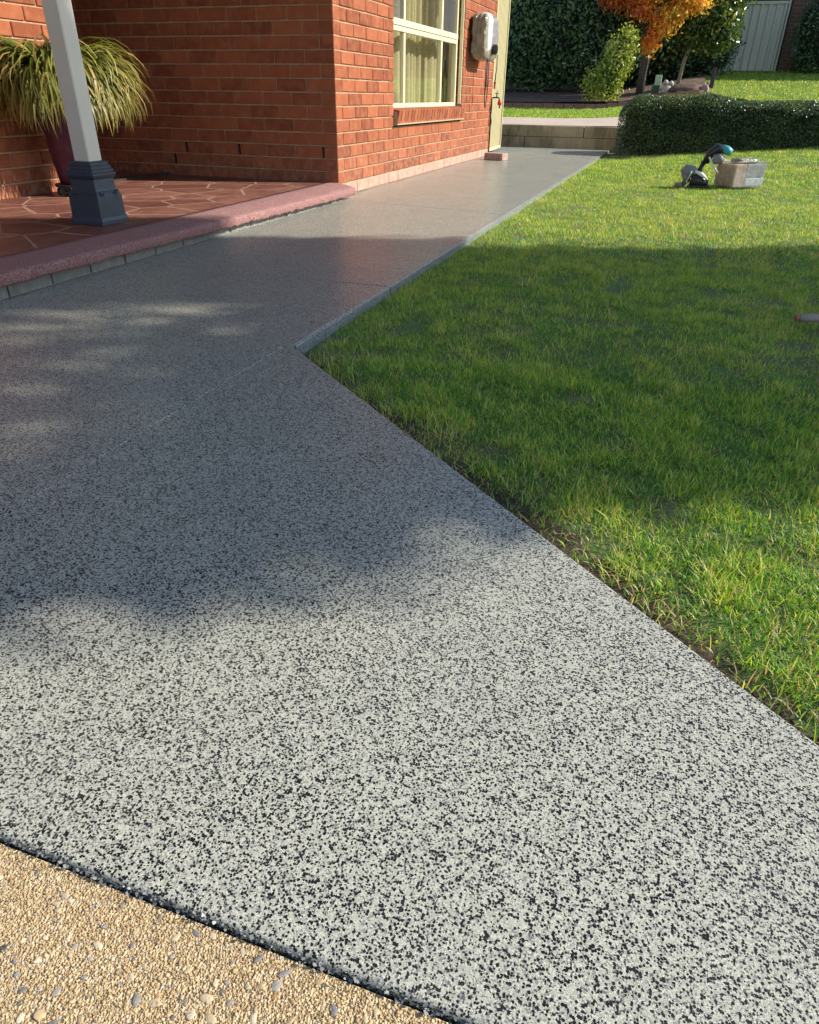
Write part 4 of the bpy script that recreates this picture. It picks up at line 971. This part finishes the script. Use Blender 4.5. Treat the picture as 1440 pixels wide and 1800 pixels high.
for x0 in (-.62, .74, 2.155):
    mb = MB(); mb.box(x0-.02, -.05, 0, x0+.02, .01, 1.66); mb.build('fence_post', M_COLOR, fence)
def mat_farbrick():
    t = NT('brown_brickwork')
    v = t.n('ShaderNodeCombineXYZ', {0: t.n('ShaderNodeSeparateXYZ', {0: t.pos}).outputs[0], 1: t.n('ShaderNodeSeparateXYZ', {0: t.pos}).outputs[2], 2: 0.})
    b = t.n('ShaderNodeTexBrick', {'Vector': v.outputs[0], 'Scale': 1., 'Color1': (.19,.095,.065,1), 'Color2': (.14,.07,.055,1), 'Mortar': (.22,.17,.13,1), 'Mortar Size': .008, 'Brick Width': .24, 'Row Height': .086})
    c = t.mix(t.map(t.noise(2, 4), .4, .7, 0, .4), b.outputs['Color'], (.10,.06,.05))
    return t.princ(c, .9, t.bump(b.outputs['Fac'], .006, -.8))
M_FARB = mat_farbrick()
nb = empty('neighbour_house', (0, 0, 0), label='brown brick neighbouring house behind the fence and shrubs', category='house')
mb = MB(); mb.box(4.44, 19.06, 0, 12.0, 19.25, 4.6); mb.build('front_wall', M_FARB, nb)
mb = MB(); mb.box(-12, 20.4, 0, 4.9, 20.6, 5.2); mb.build('side_wall', M_FARB, nb)
mb = MB(); mb.add([(-12.5, 20.0, 5.2), (12.5, 18.6, 5.2), (12.5, 26, 7.4), (-12.5, 26, 7.4), (-12.5, 20.0, 5.1), (12.5, 18.6, 5.1), (12.5, 26, 5.1), (-12.5, 26, 5.1)], [(0,1,2,3),(4,7,6,5),(0,4,5,1),(1,5,6,2),(2,6,7,3),(3,7,4,0)]); mb.build('roof', M_ROOF, nb)
gm = empty('gas_meter', (4.78, 19.0, Z(4.8, 19)), label='grey gas meter on the brown brick wall right of the fence', category='meter')
mb = MB(); mb.box(-.12, -.2, .30, .12, -.02, .56); bevel(mb.build('meter_body', M_GREYP, gm), .02, 3)
mb = MB(); mb.box(-.07, -.215, .44, .07, -.201, .52); mb.build('dial_plate', M_WHITEP, gm)
mb = MB(); mb.tube([(-.06,-.1,0), (-.06,-.1,.32)], .014, 8); mb.tube([(.03,-.1,.55), (.03,-.1,.68), (0,-.06,.70)], .03, 8); mb.build('pipe', M_GREYP, gm, smooth=True)

# ------------------------------------------------------------------ unseen tree and block added outside the frame to cast shade into it
def v2w(s, v): a = R(SUN_AZ); return (s*math.cos(a)-0*v, s*math.sin(a)+v)     # v = Y offset of the line parallel to the sun azimuth
GAPS = [(.62,-3.52,.42,.44), (1.20,-4.2,.24,.46), (.95,-3.85,.26,.42), (2.70,-3.53,.11,.15)]  # holes cut through the crown along sun rays to drop dapples below
tx_, ty_ = 9.0, -3.45+.374*9.0
mb_core = [( .0, .0, 2.4, 1.30, 1.46, 2.5), (0, -.03, 5.0, 1.3, 1.47, 2.6), (0, -.10, 7.2, 1.2, 1.50, 2.2), (.1, -1.17, 5.62, .7, .74, .88), (.1, -1.1, 7.0, .7, .66, 1.0), (.0, 1.05, 2.4, .8, .60, 2.3), (0, .88, 5.6, .8, .62, 2.4)]  # crown lobes shaped to cast the shade edges on path and lawn
bush('unseen_shade_tree', 'tree', 'unseen dense evergreen tree added right of the lawn to cast its shade', (tx_, ty_, 0), mb_core, 52000, .075, M_CAM, .86, tone=(.5,.25), rag=.05, shell=.25,
     trunks=[([(0,0,-.1),(0,0,2)], [.14,.1], M_BARK)], gaps=GAPS)
mb = MB(); mb.box(9.5, 18.9, 0, 19, 25, 5.9); shade_block = mb.build('unseen_shade_block', M_FARB, nb)  # unseen block added to shade the upper lawn and fence
